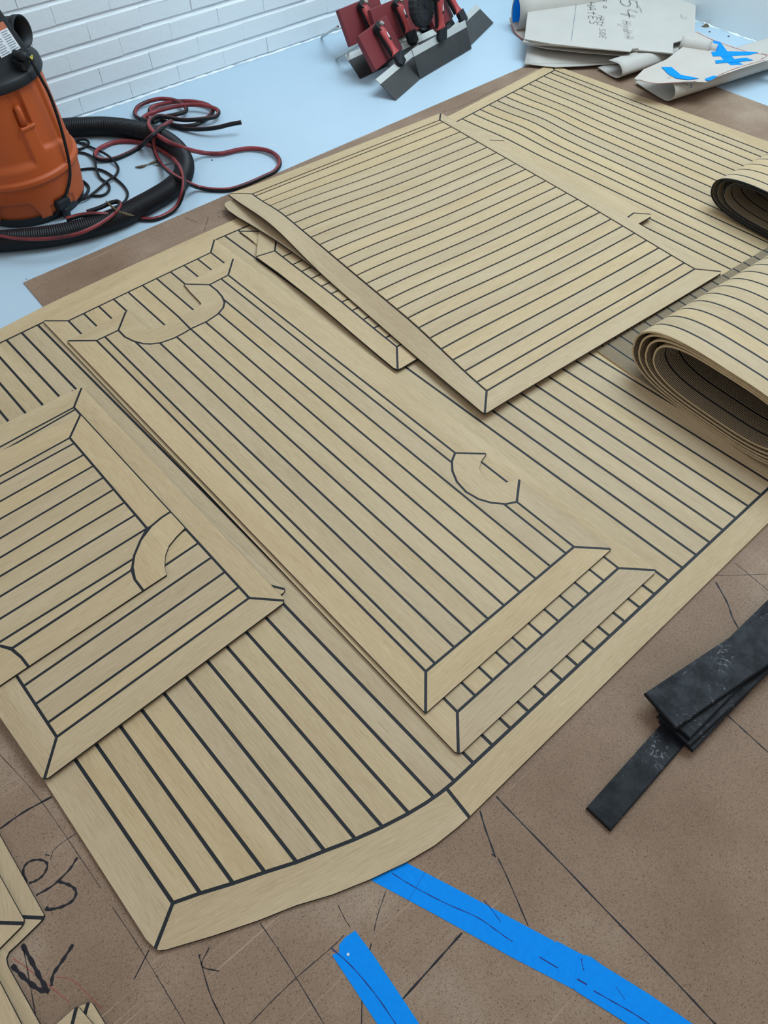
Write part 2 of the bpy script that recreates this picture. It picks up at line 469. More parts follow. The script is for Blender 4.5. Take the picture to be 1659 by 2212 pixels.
for v_ in range(6):
    rr = random.Random(v_)
    bm = bmesh.new(); box_bm(bm, Matrix.Identity(4), -BL/2+0.0003, BL/2-0.0003, 0.0, 0.03, 0.0, BHT)
    bmesh.ops.bevel(bm, geom=bm.edges[:], offset=0.0017, segments=2, profile=0.5, affect='EDGES')
    for vv in bm.verts: vv.co += Vector((rr.uniform(-.0008, .0008), rr.uniform(-.0004, .0004), rr.uniform(-.0012, .0012)))
    me = bpy.data.meshes.new('brick'); bmesh.ops.recalc_face_normals(bm, faces=bm.faces[:]); bm.to_mesh(me); bm.free(); me.materials.append(WALL)
    brick_meshes.append(me)
for row in range(9):
    off = (0.093, 0.202)[row % 2] + random.uniform(-.006, .006)
    zb_ = 0.0705-BHT+row*BP
    for i in range(-9, 14):
        x = off+(i+0.5)*BL
        if x < -1.75 or x > wl_len-0.11: continue
        o = bpy.data.objects.new('brick', random.choice(brick_meshes)); link(o, wall_l)
        o.location = (x+random.uniform(-.0008, .0008), random.uniform(-.0012, .0014), zb_+random.uniform(-.001, .001))
        o.rotation_euler = (random.uniform(-.006, .006), random.uniform(-.006, .006), random.uniform(-.002, .002))
    rr = random.Random(40+row)
    bm = bmesh.new(); pts = []                       # weathered bed joint sloping out towards the brick below
    for i in range(70):
        x = -1.9+i*(wl_len+1.9)/69
        pts.append([bm.verts.new((x, y+rr.uniform(-.0008, .0008), z+rr.uniform(-.001, .001))) for y, z in ((0.009, zb_+BHT+0.0185), (0.0075, zb_+BHT+0.010), (0.0005, zb_+BHT-0.001))])
    for p_, q_ in zip(pts, pts[1:]):
        for k in range(2): bm.faces.new((p_[k], p_[k+1], q_[k+1], q_[k]))
    mb = mesh_obj('mortar_bed', bm, WALL, wall_l); mb.matrix_basis = Matrix.Identity(4)
bm = bmesh.new(); pts = []
rr = random.Random(3)
for i in range(160):       # rough skim of paint where wall meets floor
    x = -1.9+i*(wl_len+1.9)/159
    pts.append((bm.verts.new((x, 0.012, 0.009+rr.uniform(-.005, .005))), bm.verts.new((x, -0.003+rr.uniform(-.006, .003), 0.0005))))
for a, b in zip(pts, pts[1:]): bm.faces.new((a[0], a[1], b[1], b[0]))
bs = mesh_obj('mortar_skim', bm, WALL, wall_l); bs.matrix_basis = Matrix.Identity(4)

RM = Matrix(((rdir.x, -rn.x, 0, cor.x), (rdir.y, -rn.y, 0, cor.y), (0, 0, 1, 0), (0, 0, 0, 1)))
bm = bmesh.new(); box_bm(bm, Matrix.Identity(4), 0.0, 1.75, 0.0, 0.14, 0.0, 0.9)
bmesh.ops.subdivide_edges(bm, edges=bm.edges[:], cuts=6, use_grid_fill=True)
wall_r = mesh_obj('wall_right', bm, PLASTER); wall_r.matrix_world = RM
tag(wall_r, 'smooth white plastered wall behind the papers', None, None, 'structure')
bm = bmesh.new(); pts = []
for i in range(70):
    x = i*1.75/69
    pts.append((bm.verts.new((x, -0.001, 0.006+rr.uniform(-.003, .004))), bm.verts.new((x, -0.004+rr.uniform(-.006, .003), 0.0006))))
for a, b in zip(pts, pts[1:]): bm.faces.new((a[0], a[1], b[1], b[0]))
pe_ = mesh_obj('paint_edge', bm, PLASTER, wall_r); pe_.matrix_basis = Matrix.Identity(4)

# ================================================================== HARDBOARD SHEETS
HB = 0.0032
hb_a = Vector(G(51, 612)[:2]); hb_b = Vector(G(1139.5, 142.5)[:2]); hu = (hb_b-hb_a).normalized(); hv = Vector((hu.y, -hu.x))
hr = Vector(G(1565, 196)[:2]); hr2 = Vector(G(1659, 231)[:2])
hb_c = isect(hb_a, hu, hr, (hr2-hr).normalized())
le = (Vector(G(91.6, 660)[:2])-hb_a).normalized()
far_poly = [hb_a, hb_c, hb_c+(hr2-hr).normalized()*1.22, hb_a+le*1.22]
o = piece('hardboard_sheet', far_poly, HB, HB, HARD, None, atan2(hu.y, hu.x))
tag(o, 'brown hardboard sheet under the far edge of the decking, beside the hose', 'hardboard')
strokes('pencil_line', [[(450, 468), (446, 484), (440, 501)], [(468, 462), (480, 455), (492, 462), (478, 470), (470, 466)], [(400, 470), (425, 480)],
        [(955, 242), (1000, 228), (1075, 190)]], HB+0.0002, INKF, o, 0.0022)
E_ = (far_poly[3]-far_poly[2])
n0 = far_poly[3]+le*0.004; n1 = far_poly[2]+(hr2-hr).normalized()*0.004
ex = (n1-n0).normalized()
near_poly = [n0-ex*1.1, n1, n1+Vector((0.65, -0.76))*1.5, n0-ex*1.1+Vector((0.65, -0.76))*1.7]
hb2 = piece('hardboard_sheet', near_poly, HB, HB, HARD, None, atan2(ex.y, ex.x))
tag(hb2, 'brown hardboard sheet in the foreground covered in pen lines and scratches', 'hardboard')
ZI = HB+0.00025
strokes('pen_line', [
    (0.0035, [(1037, 1752), (1050, 1795), (1070, 1850)]), (0.0026, [(1062, 1845), (1072, 1851)]), (0.0025, [(1076, 1854), (1100, 1905), (1141, 2000)]),
    (0.0034, [(1072, 1720), (1098, 1748), (1215, 1868), (1330, 1988), (1440, 2100), (1530, 2196), (1560, 2228)]),
    (0.0042, [(1546, 1257), (1570, 1300), (1583, 1335), (1598, 1362)]), (0.0030, [(1571, 1545), (1610, 1580), (1659, 1625), (1690, 1655)]),
    (0.0040, [(998, 2015), (940, 2080), (870, 2158)]), (0.0016, [(833, 1926), (815, 1980), (808, 2012)]), (0.0020, [(802, 2038), (798, 2056)]),
    (0.0016, [(743, 2020), (718, 2045), (640, 2112)]), (0.0016, [(640, 2112), (590, 2160), (540, 2212)]),
    (0.0016, [(562, 1994), (620, 2080), (700, 2212)]),
    (0.0045, [(112, 1721), (50, 1755), (0, 1790), (-30, 1808)]),
    (0.0011, [(0, 1630), (90, 1732), (205, 1900), (215, 1914)]), (0.0013, [(163, 1801), (120, 1832), (108, 1858)]), (0.0016, [(97, 1846), (108, 1848)]),
    (0.0012, [(243, 1960), (300, 2045), (400, 2212)]), (0.0018, [(322, 2052), (290, 2115)]),
    (0.0012, [(1500, 1235), (1550, 1243), (1659, 1240)]), (0.0012, [(1588, 1216), (1660, 1276)]),
    (0.0016, [(783, 2100), (781, 2212)]),
    (0.0014, [(730, 1955), (745, 1985), (757, 2003)]),
], ZI, INK, hb2)
strokes('marker_writing', [
    (0.0050, [(58, 1907), (50, 1880), (62, 1862), (85, 1857), (102, 1866), (95, 1888), (78, 1902), (62, 1908)]),
    (0.0048, [(167, 1852), (150, 1878), (115, 1912), (78, 1934)]),
    (0.0058, [(126, 1904), (150, 1912), (164, 1925), (157, 1945), (130, 1960), (98, 1966)]), (0.0045, [(98, 1966), (104, 1958)]),
    (0.0085, [(48, 2040), (70, 2080), (88, 2115), (105, 2142)]), (0.0085, [(26, 2085), (50, 2110), (80, 2135), (106, 2143)]),
    (0.0068, [(158, 2040), (135, 2075), (115, 2105), (111, 2130)]),
    (0.0018, [(50, 2045), (62, 2110), (78, 2200)]),
    (0.0022, [(430, 2062), (436, 2086), (455, 2150), (485, 2212)]), (0.0022, [(452, 2047), (436, 2086), (473, 2098)]), (0.0014, [(428, 2064), (434, 2062)]),
], ZI, INK, hb2)
strokes('red_line', [(0.0012, [(28, 2070), (70, 2100), (150, 2165)]), (0.0010, [(220, 2180), (160, 2120), (120, 2110)])], ZI, REDPEN, hb2)

# ================================================================== BLUE MASKING TAPES
ZT = HB+0.0006
def tape(pts, label, z=ZT, th=0.0004, zextra=None):
    root = piece('masking_tape', P2(pts, z), z, th, TAPE, None, 0.6)
    return tag(root, label, 'tape')
t1 = tape([(845, 1840), (882.7, 1866), (990, 1922), (1100, 1981), (1196, 2032), (1199, 2036), (1203, 2033), (1262, 2064), (1250, 2143), (1100, 2065), (950, 1981), (803, 1902), (770, 1875)],
          'blue masking tape strip emerging from under the curved decking edge')
t2 = tape([(1252, 2060), (1275, 2066), (1300, 2084), (1400, 2146), (1497, 2212), (1560, 2256), (1420, 2256), (1356, 2212), (1244, 2141), (1238, 2132)],
          'blue masking tape strip running off the bottom edge, overlapping the longer tape', ZT+0.0005)
t3 = tape([(767, 2010), (805, 2061), (850, 2128), (906, 2212), (935, 2256), (842, 2256), (815, 2212), (760, 2128), (717, 2063), (733, 2057), (732, 2042), (744, 2026)],
          'short torn blue masking tape piece at the bottom with a white speck')
strokes('pen_line', [(0.0016, [(847, 1886), (890, 1913), (960, 1950), (1030, 1981), (1070, 2008), (1102, 2031), (1107, 2031)]), (0.0013, [(1045, 1945), (1060, 1962), (1082, 1992)]),
                     (0.0016, [(1165, 2067), (1205, 2091)])], ZT+0.0002, INKB, t1, smooth=True)
strokes('crease', [(0.0005, [(918, 1885), (900, 1915), (882, 1945)])], ZT+0.0002, INKB, t1)
strokes('pen_line', [(0.0022, [(1247, 2115), (1268, 2127)]), (0.0018, [(1282, 2140), (1330, 2167), (1370, 2190), (1410, 2217)])], ZT+0.0007, INKB, t2)
strokes('crease', [(0.0014, [(1256, 2070), (1258, 2085), (1262, 2098)]), (0.0006, [(1330, 2130), (1350, 2160)])], ZT+0.0007, INKB, t2)
strokes('pen_line', [(0.0018, [(715, 2047), (760, 2088), (810, 2147), (855, 2212)])], ZT+0.0002, INKB, t3)
bm = bmesh.new(); c = G(752, 2061.5, ZT+0.0002)
bm.faces.new([bm.verts.new(c+Vector((cos(k*pi/5), sin(k*pi/5), 0))*0.0024) for k in range(10)])
world_obj('white_speck', bm, WHITEL, t3)

# ================================================================== DECKING PANELS
TH = 0.006
ZA = HB+TH            # large base deck
# --- large base deck -------------------------------------------------------------
near_px = [(431.2, 1927.4), (502.1, 1906.3), (569.6, 1881), (637.1, 1857.8), (700.3, 1837), (765.3, 1809.7), (825, 1785), (883.5, 1757.1), (936.4, 1721.3), (978.2, 1684.3)] + \
    [(850+x/2.5523, 900+y/2.5523) for x, y in [(440, 1910), (545, 1812), (645, 1720), (748, 1630), (838, 1542), (932, 1455), (1020, 1377), (1110, 1290), (1195, 1212), (1280, 1135), (1360, 1055), (1440, 980), (1515, 905), (1590, 832)]]
Nk = P2(near_px, ZA)                                # k = 0..23 on the near inner line
nin_a, nin_b = P2([(1100, 1582.4), (1507.7, 1200)], ZA); nd = (nin_b-nin_a).normalized()
while len(Nk) < 59: Nk.append(Nk[23]+nd*0.0500*(len(Nk)-23))
far_px = [(900+x/2.1858, 130+y/2.1858) for x, y in [(215, 277), (265, 252), (300, 233), (345, 212), (383, 192), (420, 172), (455, 152), (492, 132), (530, 112), (562, 95), (600, 75), (630, 58), (652, 47)]]
Ffar = P2(far_px, ZA)
U9 = P2([(50.6, 722.8)], ZA)[0]; U8 = P2([(16.9, 737.6)], ZA)[0]
Fk = []
step_l = (U9-U8)
for k in range(58):
    if k <= 9: Fk.append(U9-step_l*(9-k)*1.0)
    elif k < 45: Fk.append(U9.lerp(Ffar[0], (k-9)/36.0))
    else: Fk.append(Ffar[min(k-45, 12)])
# near-left lines keep their measured direction
tops_px = [(213.1, 1615.2), (264.6, 1575.1), (312.2, 1541.4), (360.8, 1505.5), (407.2, 1468.8)]
_ra, _rb = Ffar[12], P2([(1643, 324)], ZA)[0]
_nr = isect(_ra, (_rb-_ra).normalized(), nin_a, nd)
for k in range(24, 59): Nk[k] = Nk[23].lerp(_nr, (k-23)/34.0)
lines = []
for k in range(57):
    if k < 5: t = P2([tops_px[k]], ZA)[0]; d = (t-Nk[k]).normalized(); lines.append((Nk[k], Nk[k]+d*2.0))
    elif k <= 57: lines.append((Nk[k], Fk[k]))
li_a, li_b = P2([(166.7, 1646.8), (373.4, 1950.6)], ZA); ld = (li_a-li_b).normalized()
lo_a, lo_b = P2([(101.3, 1695.4), (333.3, 2054)], ZA); lod = (lo_a-lo_b).normalized()
fin = P2([(0, 740.9), (84.4, 700.4), (474.7, 513.9), (540.1, 485.7), (998.4, 256.7), (1198, 152.6)], ZA)
fout = P2([(0, 709), (97, 659), (240, 592), (400, 520), (512, 470), (560, 447), (980, 244), (1174.5, 143.7)], ZA)
fd = (fin[1]-fin[0]).normalized(); fod = (fout[1]-fout[0]).normalized()
in_fl = isect(li_b, ld, fin[0], fd); out_fl = isect(lo_b, lod, fout[0], fod)
curve_in = P2([(373.4, 1950.6), (431.2, 1930), (502.1, 1908.5), (569.6, 1885), (640, 1862.6), (700.5, 1838.5), (765.3, 1813.6), (825, 1787), (878.7, 1759.1), (918.5, 1735.5), (950.3, 1713.4), (979, 1690)], ZA)
rt_a, rt_b = Ffar[12], P2([(1643, 324)], ZA)[0]; rtd = (rt_b-rt_a).normalized()
in_nr = isect(rt_a, rtd, nin_a, nd)
ro_a, ro_b = P2([(1215, 146)], ZA)[0], P2([(1668, 308)], ZA)[0]; rod = (ro_b-ro_a).normalized()
no_a, no_b = P2([(1193, 1602), (1597, 1200)], ZA); nod = (no_b-no_a).normalized()
out_nr = isect(ro_a, rod, no_a, nod); out_fr = isect(ro_a, rod, fout[-2], (fout[-1]-fout[-2]).normalized())
in_fr = Ffar[12]
innerA = [in_fl]+[curve_in[0]]+curve_in[1:]+[in_nr, in_fr]+[fin[5]][:0]+fin[4:0:-1]+[fin[0]]
curve_out = P2([(333.3, 2054), (342, 2058), (358.6, 2056), (460, 2026), (560, 1992), (640, 1960), (719.6, 1936.2), (799.1, 1904.3), (878.7, 1866.5), (942.4, 1828.8), (990, 1791), (1016, 1768)], ZA)
j_in, j_out = P2([(964.2, 1702.5), (1016, 1768)], ZA)
left_tan = P2([(312.2, 2032.9)], ZA)[0]
outerA = [out_fl, left_tan]+curve_out+[out_nr, out_fr]+fout[::-1]
cpt = P2([(964.2, 1702.5)], ZA)[0]
mgs = [
    [out_fl, left_tan, curve_out[0], curve_in[0], in_fl],
    curve_out+[j_in]+curve_in[10::-1],
    [j_out, out_nr, in_nr, curve_in[-1], j_in],
    [in_nr, out_nr, out_fr, in_fr],
    [in_fl, fin[0], fin[1], fin[2], fin[3], fin[4], in_fr, out_fr]+fout[::-1]+[out_fl],
]
bmp = G(1135, 278, ZA); bmp = Vector((bmp.x, bmp.y)); ca_, sa_ = cos(radians(41)), sin(radians(41))
def zfA(w):
    d = w-bmp; a = d.x*ca_+d.y*sa_; b = -d.x*sa_+d.y*ca_
    if abs(b) > 0.4: return 0.0
    return 0.009*math.exp(-(b/0.11)**2)*math.exp(-((a-0.05)/0.20)**2)
deckA = deck_mat('decking_mat', 'largest tan decking mat with a curved corner, lying under all the others', ZA, TH, outerA, innerA, mgs, lines, zf=zfA, step=0.04, gap=0.0033,
                   angs=[None, 0.45, None, None, atan2(fd.y, fd.x)])

# --- middle stack: lower panel ---------------------------------------------------
Z2 = ZA+TH
o_ = P2([(89.2, 693), (990.3, 1636.6), (1424, 1232.2), (464.2, 513.8)], Z2)
i_ = P2([(147.6, 693), (987.9, 1537.9), (1335.8, 1227.2), (455.2, 545.5)], Z2)
def rect_margins(o_, i_, r=0.012, rc=(0, 1, 2, 3)):
    n = len(o_); out = []
    def cut(i):
        return o_[i]+(i_[i]-o_[i]).normalized()*(r*0.45) if i in rc else o_[i]
    def back(i, j):
        return o_[i]+(o_[j]-o_[i]).normalized()*r if i in rc else o_[i]
    for i in range(n):
        j = (i+1) % n
        m_ = [i_[i], cut(i)]
        if i in rc: m_.append(back(i, j))
        if j in rc: m_.append(back(j, i))
        m_ += [cut(j), i_[j]]
        out.append(m_)
    outer = []
    for i in range(n):
        if i in rc: outer += [back(i, (i-1) % n), cut(i), back(i, (i+1) % n)]
        else: outer.append(o_[i])
    return outer, out
outer, mg = rect_margins(o_, i_)
deck_mat('decking_mat', 'tan decking mat showing as a stepped border below the notched middle mat', Z2, TH, outer, i_, mg,
           spread(i_[0], i_[3], i_[1], i_[2], [k/10 for k in range(1, 10)]))

# --- middle stack: upper notched panel ------------------------------------------
Z1 = Z2+TH
p = lambda L: P2(L, Z1)
arcU = [(255.6, 713.4), (270, 727.9), (286.9, 736.3), (308.6, 742.4), (325.5, 743.1), (347.2, 740.4), (376.1, 730.3), (400, 717.8), (411.4, 710.5)]
arcU2 = [(411.4, 710.5), (447.3, 694.1), (470.5, 678.5), (482.2, 664.9), (485, 653), (479.6, 640.4), (468.7, 627.7), (452.4, 615)]
cutU = [(272.5, 671), (281, 670.5), (296, 686), (312, 701), (325.5, 709.8), (342.4, 707.4), (354.4, 701.4), (386, 685)]
cutU2 = [(386, 685), (417.7, 668.2), (430, 660.5), (432.5, 656.1), (427, 649.4), (410, 632), (394.5, 613.5)]
arcN = [(983.2, 978.4), (976.2, 996), (977.3, 1017.5), (987.1, 1041), (1006.7, 1062.6), (1034.1, 1078.3), (1061.6, 1086.1), (1092.9, 1088.8), (1116.4, 1084.1)]
cutN = [(1053.7, 980.3), (1042, 996), (1038, 1011.7), (1042, 1023.4), (1053.7, 1035.2), (1073.3, 1041.8), (1092.9, 1040.3), (1110.6, 1035.2), (1122.3, 1033.2)]
iTL, iTR, iBR, iBL = (208.6, 735.6), (493, 594.3), (1239.8, 1181.3), (919.7, 1450.5)
oTL, oTR, oBR, oBL = (142.3, 736.3), (504.2, 557), (1324.3, 1186), (919.3, 1544.5)
inner1 = p([iTL]+arcU+arcU2[1:]+[iTR]+arcN+[iBR, iBL])
outer1 = p([oTL]+cutU+cutU2[1:]+[oTR]+cutN+[(1318, 1181.5), (1324, 1186), (1319, 1191)]+[(925, 1539.5), (919.3, 1544.5), (913, 1538)])
mg1 = [p(L) for L in (
    [oTL, iTL, iBL, (919.3, 1542.5), (913, 1538)],
    [iBL, iBR, (1322, 1186), (1319, 1191), (925, 1539.5), (919.3, 1542.5)],
    [iBR, arcN[-1], cutN[-1], (1318, 1181.5), (1322, 1186)],
    arcN+cutN[::-1],
    [arcN[0], iTR, oTR, cutN[0]],
    [iTR, arcU2[-1], cutU2[-1], oTR],
    arcU2+cutU2[::-1],
    arcU+cutU[::-1],
    [arcU[0], iTL, oTL, cutU[0]])]
bot_hits = p([(850+x/2.5523, 900+y/2.5523) for x, y in [(225, 1357), (330, 1268), (425, 1190), (515, 1110), (608, 1040), (693, 965), (780, 890), (860, 822), (948, 752)]])
ib, ir, it, itr = p([iBL, iBR, iTL, iTR])
L = (ir-ib); tsv = [(q-ib).dot(L)/L.length_squared for q in bot_hits]
deck_mat('decking_mat', 'notched tan decking mat on top of the middle stack, U-shaped cut-out at its far end', Z1, TH, outer1, inner1, mg1,
           spread(it, itr, ib, ir, tsv), angs=[None, None, None, -0.9, None, None, 0.5, 0.4, None])

# --- left stack -------------------------------------------------------------------
z3 = ZA+TH
o_ = P2([(157, 838), (624, 1275), (170, 1590), (-260, 1075)], z3)
i_ = [q + (sum(o_, Vector((0, 0)))/4-q)*0.14 for q in o_]
outer, mg = rect_margins(o_, i_)
deck_mat('decking_mat', 'decking mat at the bottom of the left stack, almost hidden, its corner poking out', z3, TH, outer, i_, mg,
           spread(i_[0], i_[1], i_[3], i_[2], [k/8 for k in range(1, 8)]))
z4 = z3+TH
a_out = P2([(178, 833), (622, 1298), (93, 1692)], z4); a_in = P2([(159.5, 880), (538, 1291.6), (122.4, 1592)], z4)
t0, t1_ = P2([(0, 917)], z4)[0], P2([(0, 965.6)], z4)[0]
lo, lin = P2([(0, 1556)], z4)[0], P2([(38, 1463.3)], z4)[0]
o3 = isect(a_out[0], (t0-a_out[0]).normalized(), a_out[2], (lo-a_out[2]).normalized())
i3 = isect(a_in[0], (t1_-a_in[0]).normalized(), a_in[2], (lin-a_in[2]).normalized())
o_ = a_out+[o3]; i_ = a_in+[i3]
outer, mg = rect_margins(o_, i_)
rh = P2([(403, 1141.8), (428.3, 1175.5), (457.8, 1207.2), (484, 1237.6), (515.6, 1268.4)], z4)
lh = P2([(54.9, 1479.3), (80.2, 1519.4), (105.5, 1559.5)], z4)
Lr = a_in[1]-a_in[0]; Ll = a_in[2]-i3
tr = [(q-a_in[0]).dot(Lr)/Lr.length_squared for q in rh]
pitch_t = (tr[4]-tr[0])/4
ts_ = [tr[4]-pitch_t*k for k in range(40) if tr[4]-pitch_t*k > 0.01][::-1]
tl = [(q-i3).dot(Ll)/Ll.length_squared for q in lh]
k0 = (tl[2]-tl[0])/2
tsl = [tl[2]-k0*(len(ts_)-1-i) for i in range(len(ts_))]
lns = [(a_in[0].lerp(a_in[1], a), i3+(a_in[2]-i3)*b) for a, b in zip(ts_, tsl)]
deck_mat('decking_mat', 'wide tan decking mat second from top in the left stack, beside the middle mats', z4, TH, outer, i_, mg, lns)
z5 = z4+TH
p = lambda L: P2(L, z5)
cT, cI = (174.7, 893.4), (150.6, 945.8)
arcO = [(369.6, 1104.8), (349.4, 1117.5), (326.6, 1136.5), (303.8, 1166.8), (289.9, 1199.7), (286, 1225), (291.1, 1251.5), (310.1, 1276.8)]
cutO = [(402.5, 1140.3), (382.3, 1160.5), (367, 1179.5), (359.5, 1199.7), (358.2, 1225), (362.9, 1242.2)]
arcL = [(62.4, 1441.4), (46.4, 1420.3), (25.3, 1403), (0, 1395), (-30, 1396)]
t_in0 = p([(0, 1028.9)])[0]; t_out0 = p([(0, 973)])[0]
pcI, pcT = p([cI])[0], p([cT])[0]
in_l = pcI+(t_in0-pcI)*2.6; out_l = pcT+(t_out0-pcT)*2.6
binL = (0, 1415)
bl_out = p([(0, 1483.5)])[0]; pe = p([(310.1, 1276.8)])[0]
bout = pe+(bl_out-pe)*1.7
nb = p([(282.7, 1232.5), (25.3, 1399.2)])
nl = p([(-30, 1396)])[0]
in_bl = in_l+(nl-p([cI])[0])*0.9
inner5 = p([cI, (317.7, 1141.5), (303.8, 1166.8), (289.9, 1199.7), (286, 1225), (282.7, 1232.5), (25.3, 1400.5), (0, 1395), (-30, 1396)])+[in_bl, in_l]
outer5 = p([cT, (369.6, 1104.8)]+cutO+[(310.1, 1276.8), (62.4, 1441.4)])+[bout, in_bl+(in_bl-nl)*0.1, out_l]
mg5 = [p([cT, (369.6, 1104.8), (349.4, 1117.5), (326.6, 1136.5), (317.7, 1141.5), cI]), p(arcO+cutO[::-1]),
       p([(284.5, 1231), (291.1, 1251.5), (310.1, 1276.8), (62.4, 1441.4), (46.4, 1420.3), (25.3, 1401.5)]),
       p(arcL)+[bout], [pcT, pcI, in_l, out_l]]
hits = p([(x/3.95, 820+y/3.95) for x, y in [(625, 547), (707, 645), (790, 740), (875, 840), (965, 940), (1060, 1050), (1150, 1157), (1245, 1275), (1140, 1515)]])
lend = p([(x/3.95, 820+y/3.95) for x, y in [(0, 890), (0, 1040), (0, 1190), (0, 1355), (0, 1520), (40, 1655)]])
lns = []
for k, h in enumerate(hits):
    if k < 6: e = lend[k]
    elif k < 8: e = h+(lend[5]-hits[5])
    else: e = p([(0, 1386.5)])[0]
    lns.append((h, h+(e-h)*3))
l7 = p([(284.8, 1209.3), (0, 1386.5)]); lns[8] = (l7[0], l7[0]+(l7[1]-l7[0])*3)
# the line between k=7 and k=8 that starts on the arc
deck_mat('decking_mat', 'tan decking mat topmost in the left stack, curved horn-shaped tip on its right side', z5, TH, outer5, inner5, mg5, lns,
           angs=[None, -0.9, None, None, None])

# --- upper-right stack ------------------------------------------------------------
zt = ZA+TH
sm = lambda L, z: P2(L, z)
# small lowest sliver panel
tp = sm([(515, 499.5), (535, 514), (562, 535), (680, 600), (720, 540), (600, 478), (545, 484)], zt)
j = sm([(516, 499.5), (560, 499.5)], zt)
c_ = sum(tp, Vector((0, 0)))/len(tp)
deck_mat('decking_mat', 'sliver of a decking mat peeking out below the ladder-like mat', zt, TH, tp,
           None, [[tp[0], tp[1], tp[2], j[1]], [tp[0], j[1], tp[2], tp[3], tp[4], tp[5], tp[6]]], [])
# ladder panel
zt2 = zt+TH
bend3 = sm([(690, 660)], zt2)[0]
def zfT3(w):
    return 0.006*math.exp(-((w-bend3).length/0.16)**2)
o3p = sm([(551.5, 555), (600, 590), (848.7, 795.5), (859, 799.5), (868, 796), (899.4, 777.5), (990, 715), (700, 480), (600, 462), (558, 492)], zt2)
i3p = sm([(593.5, 541.8), (857.2, 749.2), (869.8, 742), (960, 690), (700, 505), (598, 510)], zt2)
mg3 = [[o3p[0], o3p[1], o3p[2], o3p[3], i3p[1], i3p[0]], [o3p[3], o3p[4], o3p[5], o3p[6], i3p[3], i3p[1]], [o3p[0], i3p[0], i3p[5], o3p[8], o3p[9]], [i3p[3], o3p[6], o3p[7], o3p[8], i3p[5], i3p[4]]]
th_ = [(450+x/2.37, 380+y/2.37) for x, y in [(385, 412), (432, 455), (480, 490), (530, 528), (582, 570), (635, 608), (690, 650), (742, 692), (795, 738), (850, 780), (907, 830)]]
th3 = sm(th_, zt2); dT = (sm([(1502.5, 576.1)], zt2)[0]-sm([(1051.3, 844.1)], zt2)[0]).normalized()
deck_mat('decking_mat', 'slim decking mat with short ladder-like planks, peeking out beneath the big upper mats', zt2, TH, o3p,
           [i3p[0], i3p[1], i3p[3], i3p[4], i3p[5]], mg3, [(q, q+dT*0.3) for q in th3], zf=zfT3)
# second panel (rounded corner)
zt3 = zt2+TH
bent = sm([(640, 540)], zt3)[0]
def zfT2(w):
    return 0.010*math.exp(-((w-bent).length/0.22)**2)
t2p = sm([(483.2, 441), (486, 437), (495, 433), (580, 400), (760, 330), (1000, 262), (1080, 299), (1093, 304), (1250, 383), (1409, 463), (1408, 468), (1394, 476), (1180, 600), (1050, 720), (840, 690), (728, 618), (671, 579), (599, 527), (541, 488), (512, 470), (491, 455), (484, 446)], zt3)
mt2 = sm([(1369, 460), (1300, 510), (1000, 300), (560, 440)], zt3)
joint = sm([(1095, 302.5), (1090, 306.5)], zt3)
mg2 = [[t2p[i] for i in (19, 20, 21, 0, 1, 2, 3)]+[mt2[3]]+[t2p[i] for i in (14, 15, 16, 17, 18)],
       [t2p[7], t2p[8], t2p[9], mt2[0], mt2[1], mt2[2]],
       [mt2[0], t2p[9], t2p[10], t2p[11], t2p[12], t2p[13], mt2[1]],
       [mt2[3], t2p[3], t2p[4], t2p[5], t2p[6], t2p[7], mt2[2]],
       ]
deck_mat('decking_mat', 'decking mat with a rounded corner, second from top in the upper right stack', zt3, TH, t2p, [mt2[3], mt2[2], mt2[1], t2p[13], t2p[14]], mg2,
           [(mt2[3].lerp(t2p[14], k/6), mt2[2].lerp(mt2[1], k/6)) for k in range(1, 6)], zf=zfT2, step=0.06)
# top panel
zt4 = zt3+TH
iT = sm([(544.9, 418.8), (1051.3, 844.1), (1502.5, 576.1), (949.9, 259.3)], zt4)
oT = sm([(490.5, 421.5), (1047, 895.6), (1566.6, 583), (952, 243)], zt4)
eu = (iT[2]-iT[1]); ev = (iT[1]-iT[0])
def zfT(w):
    d = w-iT[0]
    det = eu.x*ev.y-eu.y*ev.x
    u = (d.x*ev.y-d.y*ev.x)/det; v = (eu.x*d.y-eu.y*d.x)/det
    P_ = 0.022*sstep(0.0, 0.18, v)*(1-sstep(0.70, 1.0, v))
    if u >= 0: b = P_*math.exp(-(u/0.38)**2)
    else:
        k = min(1.0, -u/0.065); Q_ = 0.030*math.exp(-((v-0.20)/0.17)**2)-0.004*math.exp(-((v-0.86)/0.2)**2)
        b = (1-k)*P_+k*Q_
    b -= 0.008*math.exp(-((v-1.0)/0.25)**2)*math.exp(-((u-0.9)/0.5)**2)
    return b
outer, mg = rect_margins(oT, iT, 0.012, (1, 2))
# soft far corner: shave it like the photo
tl_hits = [(450+x/2.37, 380+y/2.37) for x, y in [(262, 118), (290, 135), (328, 160), (368, 190), (408, 220), (450, 258), (493, 295), (540, 330), (585, 365), (632, 405), (678, 443), (725, 483), (772, 522), (822, 563), (872, 605), (925, 650), (978, 693), (1035, 740), (1090, 790), (1147, 840), (1200, 890), (1260, 945), (1320, 1003), (1382, 1055)]]
nT = 24
pw = (iT[1]-iT[0]).length
pit = 0.0500
ts_ = [1-(0.040+pit*k)/pw for k in range(nT) if 1-(0.040+pit*k)/pw > 0.012][::-1]
deck_mat('decking_mat', 'big tan decking mat topmost in the upper right stack, wavy left edge', zt4, TH, outer, iT, mg, spread(iT[0], iT[1], iT[3], iT[2], ts_), zf=zfT, step=0.03, drop=0.0018)

